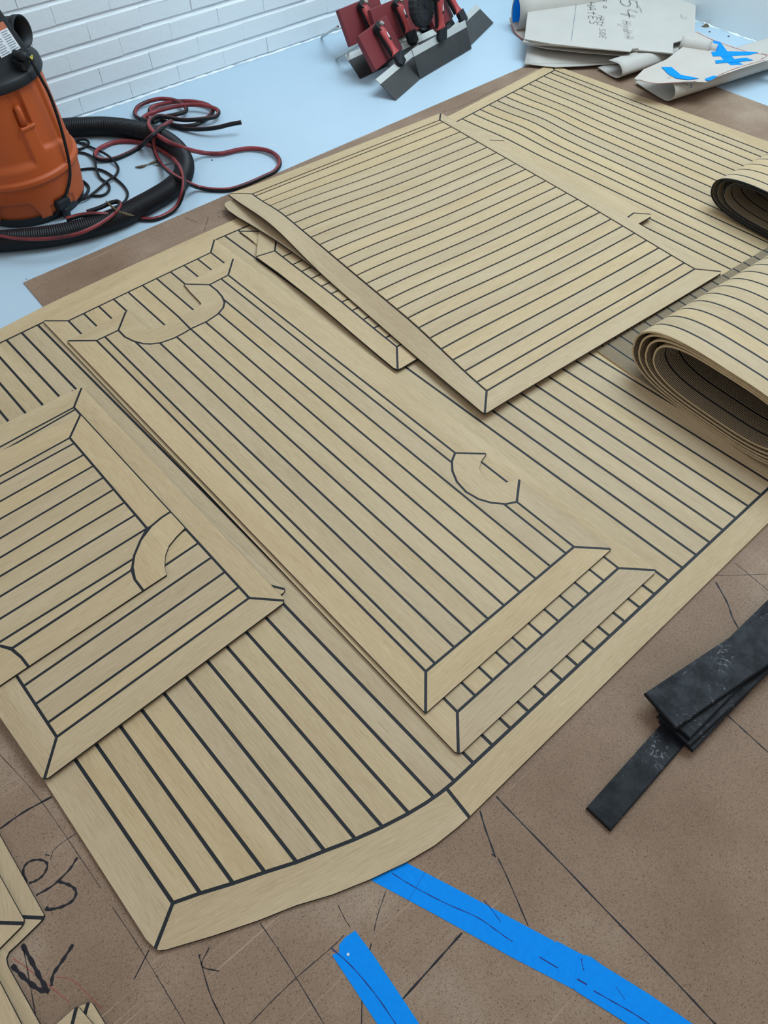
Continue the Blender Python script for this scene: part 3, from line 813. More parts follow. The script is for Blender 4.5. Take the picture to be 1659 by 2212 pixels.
# --- corner pieces at the lower left ----------------------------------------------
def rect_like(label, z, poly, miter_list, n=None):
    pass
zl = HB+TH
lowp = P2([(-80, 1650), (0, 1797), (92, 1962), (99, 1974), (97, 1984), (90, 1993), (40, 2042), (22, 2058), (17, 2070), (20, 2084), (91, 2212), (118, 2262), (-160, 2262)], zl)
mi = P2([(56, 1981), (-60, 1975), (-60, 2070), (-10, 2120), (60, 2262)], zl)
deck_mat('decking_mat', 'lower of two stacked decking corners at the left edge beside the marker writing', zl, TH, lowp,
           [mi[1], mi[2], mi[3], mi[4], lowp[12], lowp[0]][:0] or [mi[1], mi[2], lowp[12], lowp[0]],
           [[lowp[0], lowp[1], lowp[2], lowp[3], P2([(96, 1983)], zl)[0], mi[0], mi[1]],
            [mi[0], P2([(96, 1983)], zl)[0], lowp[5], lowp[6], lowp[7], lowp[8], lowp[9], lowp[10], lowp[11], mi[4], mi[3], mi[2], mi[1]],
            [mi[2], mi[3], mi[4], lowp[12]]], [])
zl2 = zl+TH
upp = P2([(-90, 1700), (0, 1885), (48, 1972), (55, 1984), (54, 1994), (48, 2004), (0, 2052), (-14, 2070), (-12, 2090), (51, 2212), (75, 2262), (-160, 2262)], zl2)
um = P2([(54, 1995), (-60, 1991), (-70, 2080), (0, 2262)], zl2)
deck_mat('decking_mat', 'upper of two stacked decking corners at the left edge beside the marker writing', zl2, TH, upp,
           [um[1], um[2], upp[11], upp[0]],
           [[upp[0], upp[1], upp[2], upp[3], um[0], um[1]], [um[1], um[0], upp[5], upp[6], upp[7], upp[8], upp[9], upp[10], um[3], um[2]], [um[2], um[3], upp[11]]], [])
s1 = P2([(150, 2185), (173, 2168), (190, 2161), (197, 2161), (203, 2164), (232, 2212), (262, 2262), (90, 2262)], zl)
s1m = P2([(192, 2160.8), (186, 2181), (165, 2262)], zl)
deck_mat('decking_mat', 'lower of two small decking tips at the bottom edge', zl, TH, s1, None, [[s1[0], s1[1], s1m[0], s1m[1], s1m[2], s1[7]], [s1m[0], s1[3], s1[4], s1[5], s1[6], s1m[2], s1m[1]]], [])
s2 = P2([(116, 2212), (158, 2175), (166.7, 2169.5), (173, 2172), (207, 2212), (245, 2262), (55, 2262)], zl2)
s2m = P2([(166.7, 2169.5), (156, 2212), (140, 2262)], zl2)
deck_mat('decking_mat', 'upper of two small decking tips at the bottom edge', zl2, TH, s2, None, [[s2[0], s2[1], s2[2], s2m[1], s2m[2], s2[6]], [s2[2], s2[3], s2[4], s2[5], s2m[2], s2m[1]]], [])

# ================================================================== ROLLED DECKING
def spiral(loops, tail):
    """loops: list of (left, right, bottom, top) per turn; returns 2-D path (s,z)"""
    pts = []
    l0 = loops[0]
    n = 64; tot = (len(loops)-1)
    c0 = (l0[0]+l0[1])/2
    if tail is not None:
        k = 14
        for i in range(k): pts.append(Vector((tail+(c0-tail)*i/k, l0[2])))
    for i in range(int(n*(tot-0.0))+1):
        t = i/n; k = min(int(t), tot-1); fr = t-k
        a, b = loops[k], loops[k+1]
        L_, R_, B_, T_ = [a[q]+(b[q]-a[q])*fr for q in range(4)]
        ph = -pi/2+2*pi*t
        hx, hz = (R_-L_)/2, (T_-B_)/2; ex = 0.62; ez = 0.80
        cs, sn = cos(ph), sin(ph)
        x = (L_+R_)/2+hx*math.copysign(abs(cs)**ex, cs); z = (B_+T_)/2+hz*math.copysign(abs(sn)**ez, sn)
        pts.append(Vector((x, z)))
    return pts
def decking_roll(label, P0, axis_ang, path, length, pitch=0.05, th=0.005, first=0.02, start=0.0):
    a = Vector((cos(axis_ang), sin(axis_ang), 0)); w = Vector((a.y, -a.x, 0))
    root = empty('decking_roll', (P0.x, P0.y, 0.0), label, 'decking roll')
    n = len(path); nor = []
    for i in range(n):
        t = path[min(i+1, n-1)]-path[max(i-1, 0)]; t.normalize(); nor.append(Vector((t.y, -t.x)))   # outward (plank face)
    def sheet(name, q0, q1, t_out, t_in, mats):
        bm = bmesh.new(); rows = []
        for i in range(n):
            po = path[i]+nor[i]*t_out; pi_ = path[i]-nor[i]*t_in
            # local frame: x along the wrap (w), y along axis a, z up
            rows.append([bm.verts.new((po.x, q0, po.y)), bm.verts.new((po.x, q1, po.y)), bm.verts.new((pi_.x, q1, pi_.y)), bm.verts.new((pi_.x, q0, pi_.y))])
        for i in range(n-1):
            A, B = rows[i], rows[i+1]
            for k in range(4):
                f = bm.faces.new((A[k], A[(k+1) % 4], B[(k+1) % 4], B[k]))
                f.material_index = 1 if (k == 2 and len(mats) > 1) else 0
                f.smooth = k in (0, 2)
        for i in range(n-1):
            for k in range(4):
                e_ = bm.edges.get((rows[i][k], rows[i+1][k]))
                if e_: e_.smooth = False
        bm.faces.new(rows[0]); bm.faces.new(rows[-1])
        me = bpy.data.meshes.new(name); bmesh.ops.recalc_face_normals(bm, faces=bm.faces[:]); bm.to_mesh(me); bm.free()
        for mm in mats: me.materials.append(mm)
        o = bpy.data.objects.new(name, me); link(o, root)
        M = Matrix(((w.x, a.x, 0, 0), (w.y, a.y, 0, 0), (0, 0, 1, 0), (0, 0, 0, 1)))
        o.location = (0, 0, 0)
        # w,a,z form a right-handed frame with x=w
        o.rotation_euler = (0, 0, atan2(w.y, w.x)); return o
    sheet('caulking', 0.0006, length, th/2-0.0002, th/2-0.0003, [CAULK])
    q = start; nx = first
    while q < length-0.01:
        q1 = min(nx, length)
        sheet('plank', q+(GAP if q > start else 0), q1-GAP, th/2, th/2, [WOOD, RIBBED])
        q = q1; nx += pitch
    return root
# sheets have x along the wrap so the teak grain follows the planks
P0 = G(1336, 789, 0.014)
AX = radians(36.0)
zb = ZA+0.0029
loops = [(0.026, 0.540, zb, 0.192), (0.026, 0.535, 0.0185, 0.196), (0.052, 0.520, 0.026, 0.189), (0.072, 0.505, 0.036, 0.183), (0.098, 0.492, 0.048, 0.176), (0.104, 0.47, 0.062, 0.17)]
pth = spiral(loops[:], -0.078)
cut = int(len(pth)-64*0.80)
pth = pth[:cut]
decking_roll('large rolled-up strip of unfinished decking, ribbed underside showing, at the right edge', Vector((P0.x, P0.y, 0)), AX, pth, 1.05, first=0.044)
P1 = G(1300+790/3.16, 300+520/3.16, 0.009)
loops = [(-0.053, 0.44, ZA+0.0062, 0.140), (-0.050, 0.44, 0.0185, 0.147), (-0.028, 0.42, 0.027, 0.141), (0.0, 0.41, 0.036, 0.134), (0.012, 0.40, 0.046, 0.128)]
pth = spiral(loops, None)
pth = pth[:int(len(pth)-64*0.7)]
decking_roll('smaller rolled-up strip of decking with dark edges, farther back at the right edge', Vector((P1.x, P1.y, 0)), AX, pth, 0.75, first=0.040, start=0.0045)

# ================================================================== BLACK BARS
def bar(label, a, b, c, z, th=0.0085, ext=0.0, tilt=0.0):
    """a,b = the two corners of the visible short end, c = direction point from a; px on plane z+th"""
    A, B, C = (Vector(G(*q, z+th)[:2]) for q in (a, b, c))
    d = (C-A).normalized(); w = (B-A); w = w-d*w.dot(d); Lh = (C-A).length+ext
    root = Matrix(((d.x, w.normalized().x, 0, A.x), (d.y, w.normalized().y, 0, A.y), (0, 0, 1, z), (0, 0, 0, 1)))
    bm = bmesh.new(); box_bm(bm, Matrix.Identity(4), 0, Lh, 0, w.length, 0, th)
    bmesh.ops.bevel(bm, geom=[e for e in bm.edges if all(v.co.z > th*0.5 for v in e.verts)], offset=0.003, segments=2, profile=0.6, affect='EDGES')
    for k in range(1, 8):
        bmesh.ops.bisect_plane(bm, geom=bm.verts[:]+bm.edges[:]+bm.faces[:], plane_co=(Lh*k/8, 0, 0), plane_no=(1, 0, 0))
    for v in bm.verts: v.co.z += tilt*v.co.x
    o = mesh_obj('rubber_bar', bm, BAR); o.matrix_world = root
    return tag(o, label, 'bar', 'black bars on the hardboard')
bar('black rubber bar lying alone at the bottom of the pile, its free end nearest', (1267, 1744), (1321, 1793), (1428, 1564), HB, ext=0.14)
bar('black rubber bar second from bottom, its end jutting out below the pile', (1424, 1556), (1504, 1617), (1580, 1400), HB+0.0088, ext=0.20)
bar('black rubber bar in the middle of the pile, barely visible', (1420, 1545), (1497, 1606), (1590, 1395), HB+0.0176, ext=0.20)
bar('greyish black rubber bar second from top of the pile', (1418, 1530), (1497, 1590), (1628, 1325), HB+0.0264, ext=0.10)
bar('black rubber bar on top of the pile, scuffed and flaking near its end', (1393, 1496.5), (1462, 1573), (1659, 1321), HB+0.0354, th=0.010, ext=0.10)

# ================================================================== VACUUM
VC = Vector((-1.19, 2.52, 0))
vac = empty('shop_vacuum', VC, 'orange and black wet and dry vacuum beside the brick wall', 'vacuum')
def band(lo, hi, s, x): return sstep(lo-s, lo+s, x)*(1-sstep(hi-s, hi+s, x))
def drum_r(th, z):
    if z > 0.158: r = 0.1955+(0.178-0.1955)*(z-0.14)/0.28
    elif z > 0.140: r = 0.2035
    else: r = 0.186+(0.196-0.186)*(z-0.02)/0.12
    d = degrees(th)
    while d > 180: d -= 360
    while d < -180: d += 360
    for base in (0, 115, 230):
        q = d-base
        while q > 180: q -= 360
        while q < -180: q += 360
        r -= 0.010*band(-34.5, -7.5, 1.2, q)*band(0.232-0.0006*(q+34), 0.60, 0.006, z)
        r -= 0.010*band(-100, -49.5+8*max(0, (0.3-z)), 1.5, q)*band(0.200, 0.60, 0.012, z)
        r -= 0.017*band(-49, -36, 0.5, q)*band(0.308, 0.60, 0.002, z)
        arch = 0.083-0.055*max(0, (abs(q+84)-12)/10)**2 if abs(q+84) < 22 else -1
        if arch > 0: r -= 0.012*(1-sstep(arch-0.004, arch+0.004, z))
        tb = band(-51, -21, 0.6, q)*(1-sstep(0.058, 0.060, z)) + band(-46, -26, 0.6, q)*band(0.06, 0.068, 0.001, z)
        r -= 0.006*min(1, tb)
    return r
zs = [0.024, 0.03]+[0.036+0.006*i for i in range(17)]+[0.1395, 0.1405, 0.145, 0.152, 0.1575, 0.1585]+[0.164+0.005*i for i in range(28)]+[0.303, 0.307, 0.309, 0.312]+[0.32+0.008*i for i in range(13)]+[0.420]
zs = sorted(set(round(z, 4) for z in zs))
NT = 360
bm = bmesh.new(); rows = []
for z in zs: rows.append([bm.verts.new((drum_r(2*pi*k/NT, z)*cos(2*pi*k/NT), drum_r(2*pi*k/NT, z)*sin(2*pi*k/NT), z)) for k in range(NT)])
for a, b in zip(rows, rows[1:]):
    for k in range(NT): bm.faces.new((a[k], a[(k+1) % NT], b[(k+1) % NT], b[k]))
bm.faces.new(rows[0][::-1]); bm.faces.new(rows[-1])
mesh_obj('drum', bm, ORANGE, vac, True, VC)
def lathe(prof, seg=96):
    bm = bmesh.new(); rows = []
    for r, z in prof: rows.append([bm.verts.new((r*cos(2*pi*k/seg), r*sin(2*pi*k/seg), z)) for k in range(seg)])
    for a, b in zip(rows, rows[1:]):
        for k in range(seg): bm.faces.new((a[k], a[(k+1) % seg], b[(k+1) % seg], b[k]))
    bm.faces.new(rows[0][::-1]); bm.faces.new(rows[-1]); return bm
mesh_obj('base_skirt', lathe([(0.165, 0.0), (0.178, 0.004), (0.182, 0.024), (0.182, 0.03)]), BLACKP, vac, True, VC)
lid = mesh_obj('lid', lathe([(0.170, 0.410), (0.185, 0.411), (0.188, 0.416), (0.186, 0.434), (0.180, 0.441), (0.150, 0.450), (0.10, 0.455), (0.02, 0.456)]), BLACKP, vac, True, VC)
# latch
def at(th, r, z): return VC+Vector((r*cos(radians(th)), r*sin(radians(th)), z))
bm = bmesh.new()
path = [at(-44.5, 0.178, 0.312), at(-44.5, 0.180, 0.335), at(-44.5, 0.179, 0.358), at(-44.5, 0.172, 0.366)]
tube_bm(bm, path, 0.0095, 12)
world_obj('latch', bm, ORANGE, vac, True)
bm = bmesh.new(); box_bm(bm, Matrix.Translation(at(-42, 0.176, 0.300)) @ Matrix.Rotation(radians(-42), 4, 'Z'), -0.014, 0.014, -0.026, 0.026, 0, 0.010); bevel_all(bm, 0.002, 1)
world_obj('latch_shelf', bm, ORANGE, vac)
# motor head with sloping face, port and stickers
bm = bmesh.new()
MH = Matrix.Translation(VC+Vector((0.036, -0.012, 0))) @ Matrix.Rotation(radians(-28), 4, 'Z')
hv = [(-0.12, -0.11, 0.43), (0.115, -0.105, 0.43), (0.125, 0.09, 0.43), (-0.12, 0.11, 0.43), (-0.10, -0.075, 0.60), (0.062, -0.070, 0.60), (0.070, 0.06, 0.60), (-0.10, 0.08, 0.60)]
vs_ = [bm.verts.new(MH @ Vector(q)) for q in hv]
for f in ((0, 1, 2, 3), (4, 5, 6, 7), (0, 1, 5, 4), (1, 2, 6, 5), (2, 3, 7, 6), (3, 0, 4, 7)): bm.faces.new([vs_[i] for i in f])
bevel_all(bm, 0.010, 3)
head = world_obj('motor_head', bm, BLACKP, vac)
def on_face(u, v, off, ids=(0, 1, 5, 4)):     # point on the sloping front face
    A, B, C_, D = [MH @ Vector(hv[i]) for i in ids]
    n_ = (B-A).cross(D-A).normalized()
    return A*(1-u)*(1-v)+B*u*(1-v)+C_*u*v+D*(1-u)*v+n_*off
def patch(name, u0, u1, v0, v1, off, mat, par, ids=(0, 1, 5, 4)):
    bm = bmesh.new(); bm.faces.new([bm.verts.new(on_face(u, v, off, ids)) for u, v in ((u0, v0), (u1, v0), (u1, v1), (u0, v1))])
    return world_obj(name, bm, mat, par)
FID = (1, 2, 6, 5)
patch('warning_label', 0.42, 0.86, 0.32, 0.64, 0.0012, WHITEL, head, FID)
patch('warning_label_band', 0.42, 0.86, 0.64, 0.74, 0.0013, ORSTK, head, FID)
bm = bmesh.new()
for r_ in range(9):
    for (ua, ub) in ((0.45, 0.62), (0.67, 0.83)):
        v0 = 0.34+r_*0.033
        bm.faces.new([bm.verts.new(on_face(u, v, 0.0016, FID)) for u, v in ((ua, v0), (ub-0.03*(r_ % 3 == 1), v0), (ub-0.03*(r_ % 3 == 1), v0+0.013), (ua, v0+0.013))])
world_obj('label_print', bm, GREYPR, head)
# exhaust port: open tube
bm = bmesh.new()
pc = G(40, 72, 0.52); ax = Vector((0.93, -0.25, 0.10)).normalized()
base_c = EYE+ray(31, 68)*((Vector((VC.x+0.13, VC.y+0.055, 0.505))-EYE).dot(ray(31, 68)))
s1_ = ax.cross(Vector((0, 0, 1))).normalized(); s2_ = s1_.cross(ax)
prof = [(-0.09, 0.040), (0.0, 0.040), (0.012, 0.043), (0.030, 0.043), (0.031, 0.039), (-0.03, 0.036), (-0.06, 0.030)]
rows = [[bm.verts.new(base_c+ax*t+(s1_*cos(2*pi*k/40)+s2_*sin(2*pi*k/40))*r) for k in range(40)] for t, r in prof]
for a, b in zip(rows, rows[1:]):
    for k in range(40): bm.faces.new((a[k], a[(k+1) % 40], b[(k+1) % 40], b[k]))
bm.faces.new(rows[-1])
world_obj('exhaust_port', bm, BLACKP, vac, True)
# cord gland, cord down the drum, yellow sticker
def on_ray(px_, py_, near):    # point of the ray nearest to a reference point
    d = ray(px_, py_); return EYE+d*((near-EYE).dot(d))
g0 = on_ray(32, 117, VC+Vector((0.03, -0.10, 0.485))); g1 = on_ray(58, 124, VC+Vector((0.09, -0.11, 0.478)))
bm = bmesh.new(); tube_bm(bm, [g0, g0.lerp(g1, 0.5), g1], 0.0125, 16)
world_obj('cord_gland', bm, BLACKP, vac, True)
bm = bmesh.new(); A_ = on_ray(38, 138, VC+Vector((0.06, -0.09, 0.45)))
box_bm(bm, Matrix.Translation(A_) @ Matrix.Rotation(radians(-30), 4, 'Z'), -0.02, 0.032, -0.012, 0.012, -0.012, 0.012); bevel_all(bm, 0.002, 1)
world_obj('gland_block', bm, BLACKP, vac)
cordp = [g1, on_ray(67, 131, at(-25, 0.17, 0.47)), on_ray(78, 150, at(-18, 0.200, 0.44)), on_ray(90, 172, at(-15, 0.203, 0.405)), on_ray(105, 200, at(-14, 0.199, 0.37)), on_ray(122, 245, at(-13, 0.205, 0.30)), on_ray(138, 300, at(-14, 0.213, 0.22)), on_ray(149, 350, at(-15, 0.219, 0.15)),
         on_ray(151, 385, at(-20, 0.215, 0.11)), on_ray(143, 418, at(-28, 0.212, 0.06)), on_ray(128, 450, at(-35, 0.205, 0.03)), on_ray(118, 466, at(-40, 0.20, 0.008))]
bm = bmesh.new(); tube_bm(bm, catmull(cordp, 8), 0.0048, 10)
world_obj('cord', bm, CORD, vac, True)
q = [on_ray(x, y, at(-8, 0.155, 0.452)) for x, y in ((53, 114), (71, 118), (71, 127), (64, 134))]
bm = bmesh.new(); st = [G(x, y, 0.458) for x, y in ((53, 114), (70, 118), (71, 127), (64, 134), (60, 125))]
bm.faces.new([bm.verts.new(v) for v in st]); world_obj('yellow_sticker', bm, YELLOW, vac)
bm = bmesh.new(); st = [G(x, y, 0.4587) for x, y in ((57.5, 117), (61.5, 118), (63.5, 121.5), (59.5, 120.5))]
bm.faces.new([bm.verts.new(v) for v in st])
st = [G(x, y, 0.4587) for x, y in ((64, 118.6), (68, 119.6), (69.5, 122.5), (66, 121.5))]
bm.faces.new([bm.verts.new(v) for v in st]); world_obj('sticker_print', bm, GREYPR, vac)
# casters
for th in (-38, 82, 202):
    bm = bmesh.new(); c = at(th, 0.188, 0.022); ax = Vector((cos(radians(th+70)), sin(radians(th+70)), 0))
    tube_bm(bm, [c-ax*0.012, c+ax*0.012], 0.021, 20)
    world_obj('caster', bm, BLACKP, vac, True)
    bm = bmesh.new(); box_bm(bm, Matrix.Translation(at(th, 0.186, 0.02)) @ Matrix.Rotation(radians(th), 4, 'Z'), -0.03, 0.02, -0.026, 0.026, 0.016, 0.045); bevel_all(bm, 0.006, 2)
    world_obj('caster_bracket', bm, BLACKP, vac)

# corrugated vacuum hose
RH = 0.034
hp = [(120, 278), (140, 276), (170, 274), (230, 273), (290, 280), (336, 292), (369, 310), (390, 332), (399, 356), (393, 383), (369, 407), (336, 428), (303, 446), (266, 466), (217, 484), (170, 497), (120, 508), (60, 516), (0, 521), (-60, 524), (-120, 522)]
path = resample(catmull([G(x, y, RH) for x, y in hp], 12), 0.0014)
bm = bmesh.new(); tube_bm(bm, path, lambda i: RH-0.0026*(0.5+0.5*math.copysign(abs(cos(i*pi/2.5))**0.6, cos(i*pi/2.5))), 24)
o = world_obj('vacuum_hose', bm, BLACKG, None, True); tag(o, 'thick black corrugated vacuum hose curving over the floor', 'hose')

# black power cord loops
z7 = lambda x, y: (140+x/3.318, 190+y/3.318)
CR = 0.0044
cords = [
    [(60, 440, .006), (100, 440, .006), (140, 425, .006), (172, 395, .008), (150, 372, .010), (100, 372, .010), (60, 385, .008)],
    [(60, 380, .006), (110, 392, .006), (200, 430, .008), (290, 472, .015), (350, 522, .012), (383, 575, .006), (365, 625, .015), (300, 672, .012), (220, 742, .010), (150, 790, .012), (60, 822, .006), (10, 832, .006)],
    [(60, 462, .006), (110, 462, .006), (165, 476, .006), (210, 510, .012), (226, 580, .012), (252, 642, .006), (312, 690, .006), (315, 735, .006), (270, 770, .006), (180, 775, .006), (90, 795, .010), (20, 828, .016)],
    [(70, 598, .006), (110, 586, .006), (200, 578, .006), (280, 595, .006), (350, 640, .006), (420, 700, .006), (450, 755, .006), (435, 805, .006), (395, 838, .03), (350, 860, .06)],
    [(60, 650, .006), (100, 655, .006), (145, 678, .006), (172, 715, .006), (150, 762, .006), (60, 812, .006), (0, 836, .006)],
]
bm = bmesh.new()
for cp in cords:
    tube_bm(bm, catmull([G(*z7(x, y), z) for x, y, z in cp], 8), CR, 10)
o = world_obj('power_cord', bm, CORD, None, True); tag(o, 'thin black power cord looped on the floor beside the vacuum', 'cord')

# red and black air hose
rp = [(1265, 246, .045), (1180, 262, .040), (1100, 282, .034), (1010, 294, .025), (920, 296, .016), (830, 288, .008), (760, 258, .008), (700, 228, .008), (640, 195, .008), (608, 162, .010), (640, 132, .012), (730, 108, .014), (830, 96, .016), (940, 100, .016), (1030, 125, .014), (1062, 165, .010), (1020, 215, .012), (940, 262, .016), (850, 275, .014), (770, 262, .016), (690, 232, .020), (600, 225, .018), (540, 222, .014), (503, 190, .012), (520, 140, .014), (590, 100, .018), (690, 78, .020), (790, 90, .022), (855, 125, .022), (868, 165, .022), (800, 190, .024), (700, 212, .026), (640, 245, .045),
      (560, 220, .040), (620, 180, .028), (720, 150, .028), (820, 128, .028), (930, 120, .026), (1040, 135, .026), (1100, 165, .022), (1080, 205, .024), (980, 222, .028), (860, 230, .030), (760, 215, .034), (680, 200, .045), (618, 222, .066), (604, 268, .070), (648, 325, .070), (740, 385, .068), (840, 425, .066), (900, 445, .050), (1000, 466, .016), (1120, 470, .010), (1250, 442, .010), (1350, 434, .010), (1450, 448, .012), (1520, 488, .012), (1540, 545, .008), (1500, 600, .008), (1420, 640, .008), (1300, 692, .008), (1180, 728, .008), (1060, 730, .008), (960, 712, .014), (900, 690, .04), (850, 665, .066), (790, 632, .066), (735, 590, .040), (690, 545, .012), (650, 470, .012), (634, 385, .045), (655, 312, .070), (712, 266, .066), (760, 238, .040)]
RR = 0.0078
bm = bmesh.new(); tube_bm(bm, catmull([G(*z7(x, y), max(z, 0.008)) for x, y, z in rp], 7), RR, 12, stripe=(4, 5, 6, 7, 8))
rp2 = [(740, 262, .050), (700, 285, .068), (650, 325, .078), (600, 365, .066), (540, 420, .012), (460, 466, .008), (360, 506, .008), (265, 516, .010), (217, 490, .014), (238, 442, .014), (330, 397, .008), (430, 382, .008), (550, 392, .008), (650, 425, .010), (740, 478, .020), (800, 528, .050), (838, 590, .068), (855, 660, .068), (848, 740, .064), (810, 840, .020), (740, 902, .008), (640, 940, .008), (520, 936, .010), (440, 925, .02), (380, 915, .045), (250, 904, .066), (120, 912, .066), (10, 942, .064)]
tube_bm(bm, catmull([G(*z7(x, y), max(z, 0.008)) for x, y, z in rp2], 7), RR, 12, stripe=(4, 5, 6, 7, 8))
rp3 = [(188, 458, .066), (215, 449, .066), (240, 438, .067), (256, 436, .067), (258, 446, .067), (244, 462, .067), (222, 478, .068), (195, 493, .068), (160, 506, .068), (110, 514, .069), (50, 515, .069), (0, 508, .068), (-50, 496, .066)]
tube_bm(bm, catmull([G(x, y, z) for x, y, z in rp3], 7), RR*0.9, 12, stripe=(8, 9, 10, 11, 0))
o = world_obj('air_hose', bm, [REDH, CORD], None, True); tag(o, 'long dull red air hose tangled in a heap across the black hose', 'hose')
# twigs
def twig(pts, label, r=0.0016):
    bm = bmesh.new(); path = catmull([G(*q) for q in pts], 4); tube_bm(bm, path, lambda i: r*(0.5+abs(sin(i*0.4))), 6)
    o = world_obj('dry_leaf_sprig', bm, TWIG, None, True); tag(o, label, 'sprig')
twig([(292, 361, .004), (305, 360, .005), (320, 355, .006), (338, 348, .005)], 'dry brown sprig on the floor inside the black hose loop', 0.003)
twig([(330, 356, .003), (348, 357, .004), (370, 353, .004)], 'thin dry twig on the floor beside the brown sprig', 0.0015)
twig([(229, 434, .07), (240, 445, .078), (256, 456, .078), (275, 463, .072), (290, 466, .068)], 'dry grass blade lying on the black corrugated hose', 0.0028)

# ================================================================== WIDE KNIVES WITH RED BOXES
def knife_frame(bl, e_, tl):
    B = G(*bl); e = (G(*e_)-B).normalized(); d = ray(*tl); t = (B-EYE).dot(e)/d.dot(e); T = EYE+d*t
    v = (T-B).normalized(); n = e.cross(v); return B, e, v, n
KW = 0.366
def knife(label, B, e, v, n, box=True, rod=None, handle_top=0.235, boxw=(0.07, 0.30), boxrot=0.0, lift=0.003):
    e = e.normalized(); n = e.cross(v).normalized()
    M = Matrix(((e.x, v.x, n.x, B.x), (e.y, v.y, n.y, B.y), (e.z, v.z, n.z, B.z+lift), (0, 0, 0, 1)))
    c = M @ Vector((KW/2, 0, 0))
    root = empty('taping_knife', (c.x, c.y, 0), label, 'taping knife', 'wide knives leaning by the wall')
    bm = bmesh.new(); box_bm(bm, M, 0, KW, 0, 0.090, -0.0012, 0.0012); world_obj('blade', bm, STEELD, root)
    bm = bmesh.new(); box_bm(bm, M, -0.0005, KW+0.0005, 0.083, 0.110, -0.0030, 0.0032); bevel_all(bm, 0.001, 1); world_obj('blade_backing', bm, ALUM, root)
    # ferrule: black bracket with rounded lower end
    bm = bmesh.new(); pr = []
    for z_ in (0.0033, 0.020):
        pr.append([bm.verts.new(M @ Vector((KW/2+x, y, z_+(0.012 if y > 0.12 else 0)))) for x, y in ((-0.026, 0.128), (-0.026, 0.098), (-0.022, 0.088), (-0.014, 0.083), (0.014, 0.083), (0.022, 0.088), (0.026, 0.098), (0.026, 0.128))])
    bm.faces.new(pr[0]); bm.faces.new(pr[1])
    for k in range(8): bm.faces.new((pr[0][k], pr[0][(k+1) % 8], pr[1][(k+1) % 8], pr[1][k]))
    fer = world_obj('ferrule', bm, BLACKP, root)
    for sx in (-0.011, 0.011):
        bm = bmesh.new(); tube_bm(bm, [M @ Vector((KW/2+sx, 0.098, 0.018)), M @ Vector((KW/2+sx, 0.098, 0.0212))], 0.0036, 10); world_obj('rivet', bm, GREYPR, fer)
    # handle: tapering grip
    bm = bmesh.new(); rings = []
    hl = handle_top
    for t, wx, wz in ((0.0, 0.026, 0.011), (0.10, 0.025, 0.012), (0.18, 0.016, 0.011), (0.35, 0.0135, 0.011), (0.6, 0.016, 0.012), (0.85, 0.019, 0.013), (1.0, 0.016, 0.011)):
        y = 0.122+(hl-0.122)*t; zc = 0.018+0.036*t
        rings.append([bm.verts.new(M @ Vector((KW/2+wx*cos(2*pi*k/16), y, zc+wz*sin(2*pi*k/16)))) for k in range(16)])
    for a, b in zip(rings, rings[1:]):
        for k in range(16): bm.faces.new((a[k], a[(k+1) % 16], b[(k+1) % 16], b[k]))
    bm.faces.new(rings[0]); bm.faces.new(rings[-1])
    han = world_obj('handle', bm, REDHAND, root, True)
    bm = bmesh.new()      # dark back strip of the grip
    rings = []
    for t in (0.12, 0.4, 0.7, 1.0):
        y = 0.122+(hl-0.122)*t; zc = 0.018+0.036*t
        rings.append([bm.verts.new(M @ Vector((KW/2+x, y, zc+z_))) for x, z_ in ((-0.021, -0.016), (0.012, -0.016), (0.012, -0.004), (-0.021, -0.002))])
    for a, b in zip(rings, rings[1:]):
        for k in range(4): bm.faces.new((a[k], a[(k+1) % 4], b[(k+1) % 4], b[k]))
    bm.faces.new(rings[0]); bm.faces.new(rings[-1])
    world_obj('handle_back', bm, BLACKP, han)
    bm = bmesh.new()
    box_bm(bm, M @ Matrix.Translation((KW/2+0.004, 0.2, 0.0525)) @ Matrix.Rotation(0.28, 4, 'X'), -0.006, 0.006, -0.025, 0.030, 0, 0.0015); world_obj('handle_inlay', bm, BLACKP, han)
    bm = bmesh.new()
    box_bm(bm, M @ Matrix.Translation((KW/2+0.004, 0.2, 0.054)) @ Matrix.Rotation(0.28, 4, 'X'), -0.0035, 0.0035, -0.014, 0.010, 0, 0.001); world_obj('inlay_print', bm, WHITEL, han)
    # pivot ring and bolt at the top of the grip
    pv = Vector((KW/2, hl+0.004, 0.052))
    bm = bmesh.new(); tube_bm(bm, [M @ (pv+Vector((0, 0, -0.022))), M @ (pv+Vector((0, 0, 0.008)))], 0.021, 24); world_obj('pivot_ring', bm, BLACKP, root)
    bm = bmesh.new(); tube_bm(bm, [M @ (pv+Vector((0, 0, -0.05))), M @ (pv+Vector((0.003, 0, 0.022)))], 0.0095, 6); world_obj('bolt', bm, CHROME, root)
    if box:
        bm = bmesh.new()
        BM_ = M @ Matrix.Translation((0, 0.140, -0.018)) @ Matrix.Rotation(0.40, 4, 'X') @ Matrix.Rotation(boxrot, 4, 'Z')
        box_bm(bm, BM_, boxw[0], boxw[1], 0, 0.138, -0.022, 0.0); bevel_all(bm, 0.0025, 2)
        world_obj('red_box', bm, RED, root)
    if rod:
        a = G(*rod[0], 0.006); b = on_ray(*rod[1], M @ Vector(rod[2])); b = b+(b-a)*0.02
        bm = bmesh.new(); tube_bm(bm, [a, a.lerp(b, 0.5), b], 0.0052, 12); world_obj('rod', bm, CHROME, root)
    return M
fA = knife_frame((778, 172), (812, 156), (745, 121))
fB = knife_frame((855, 218), (905, 174), (813, 176))
fD = knife_frame((907, 172), (1019, 106), (889, 108))
fE = knife_frame((1065.5, 51), (1018, 98), (1029, 13))
knife('leftmost wide taping knife with a red box, leaning nearest the brick wall', *fA, rod=((695, 80), (729, 58), (0.08, 0.22, -0.03)))
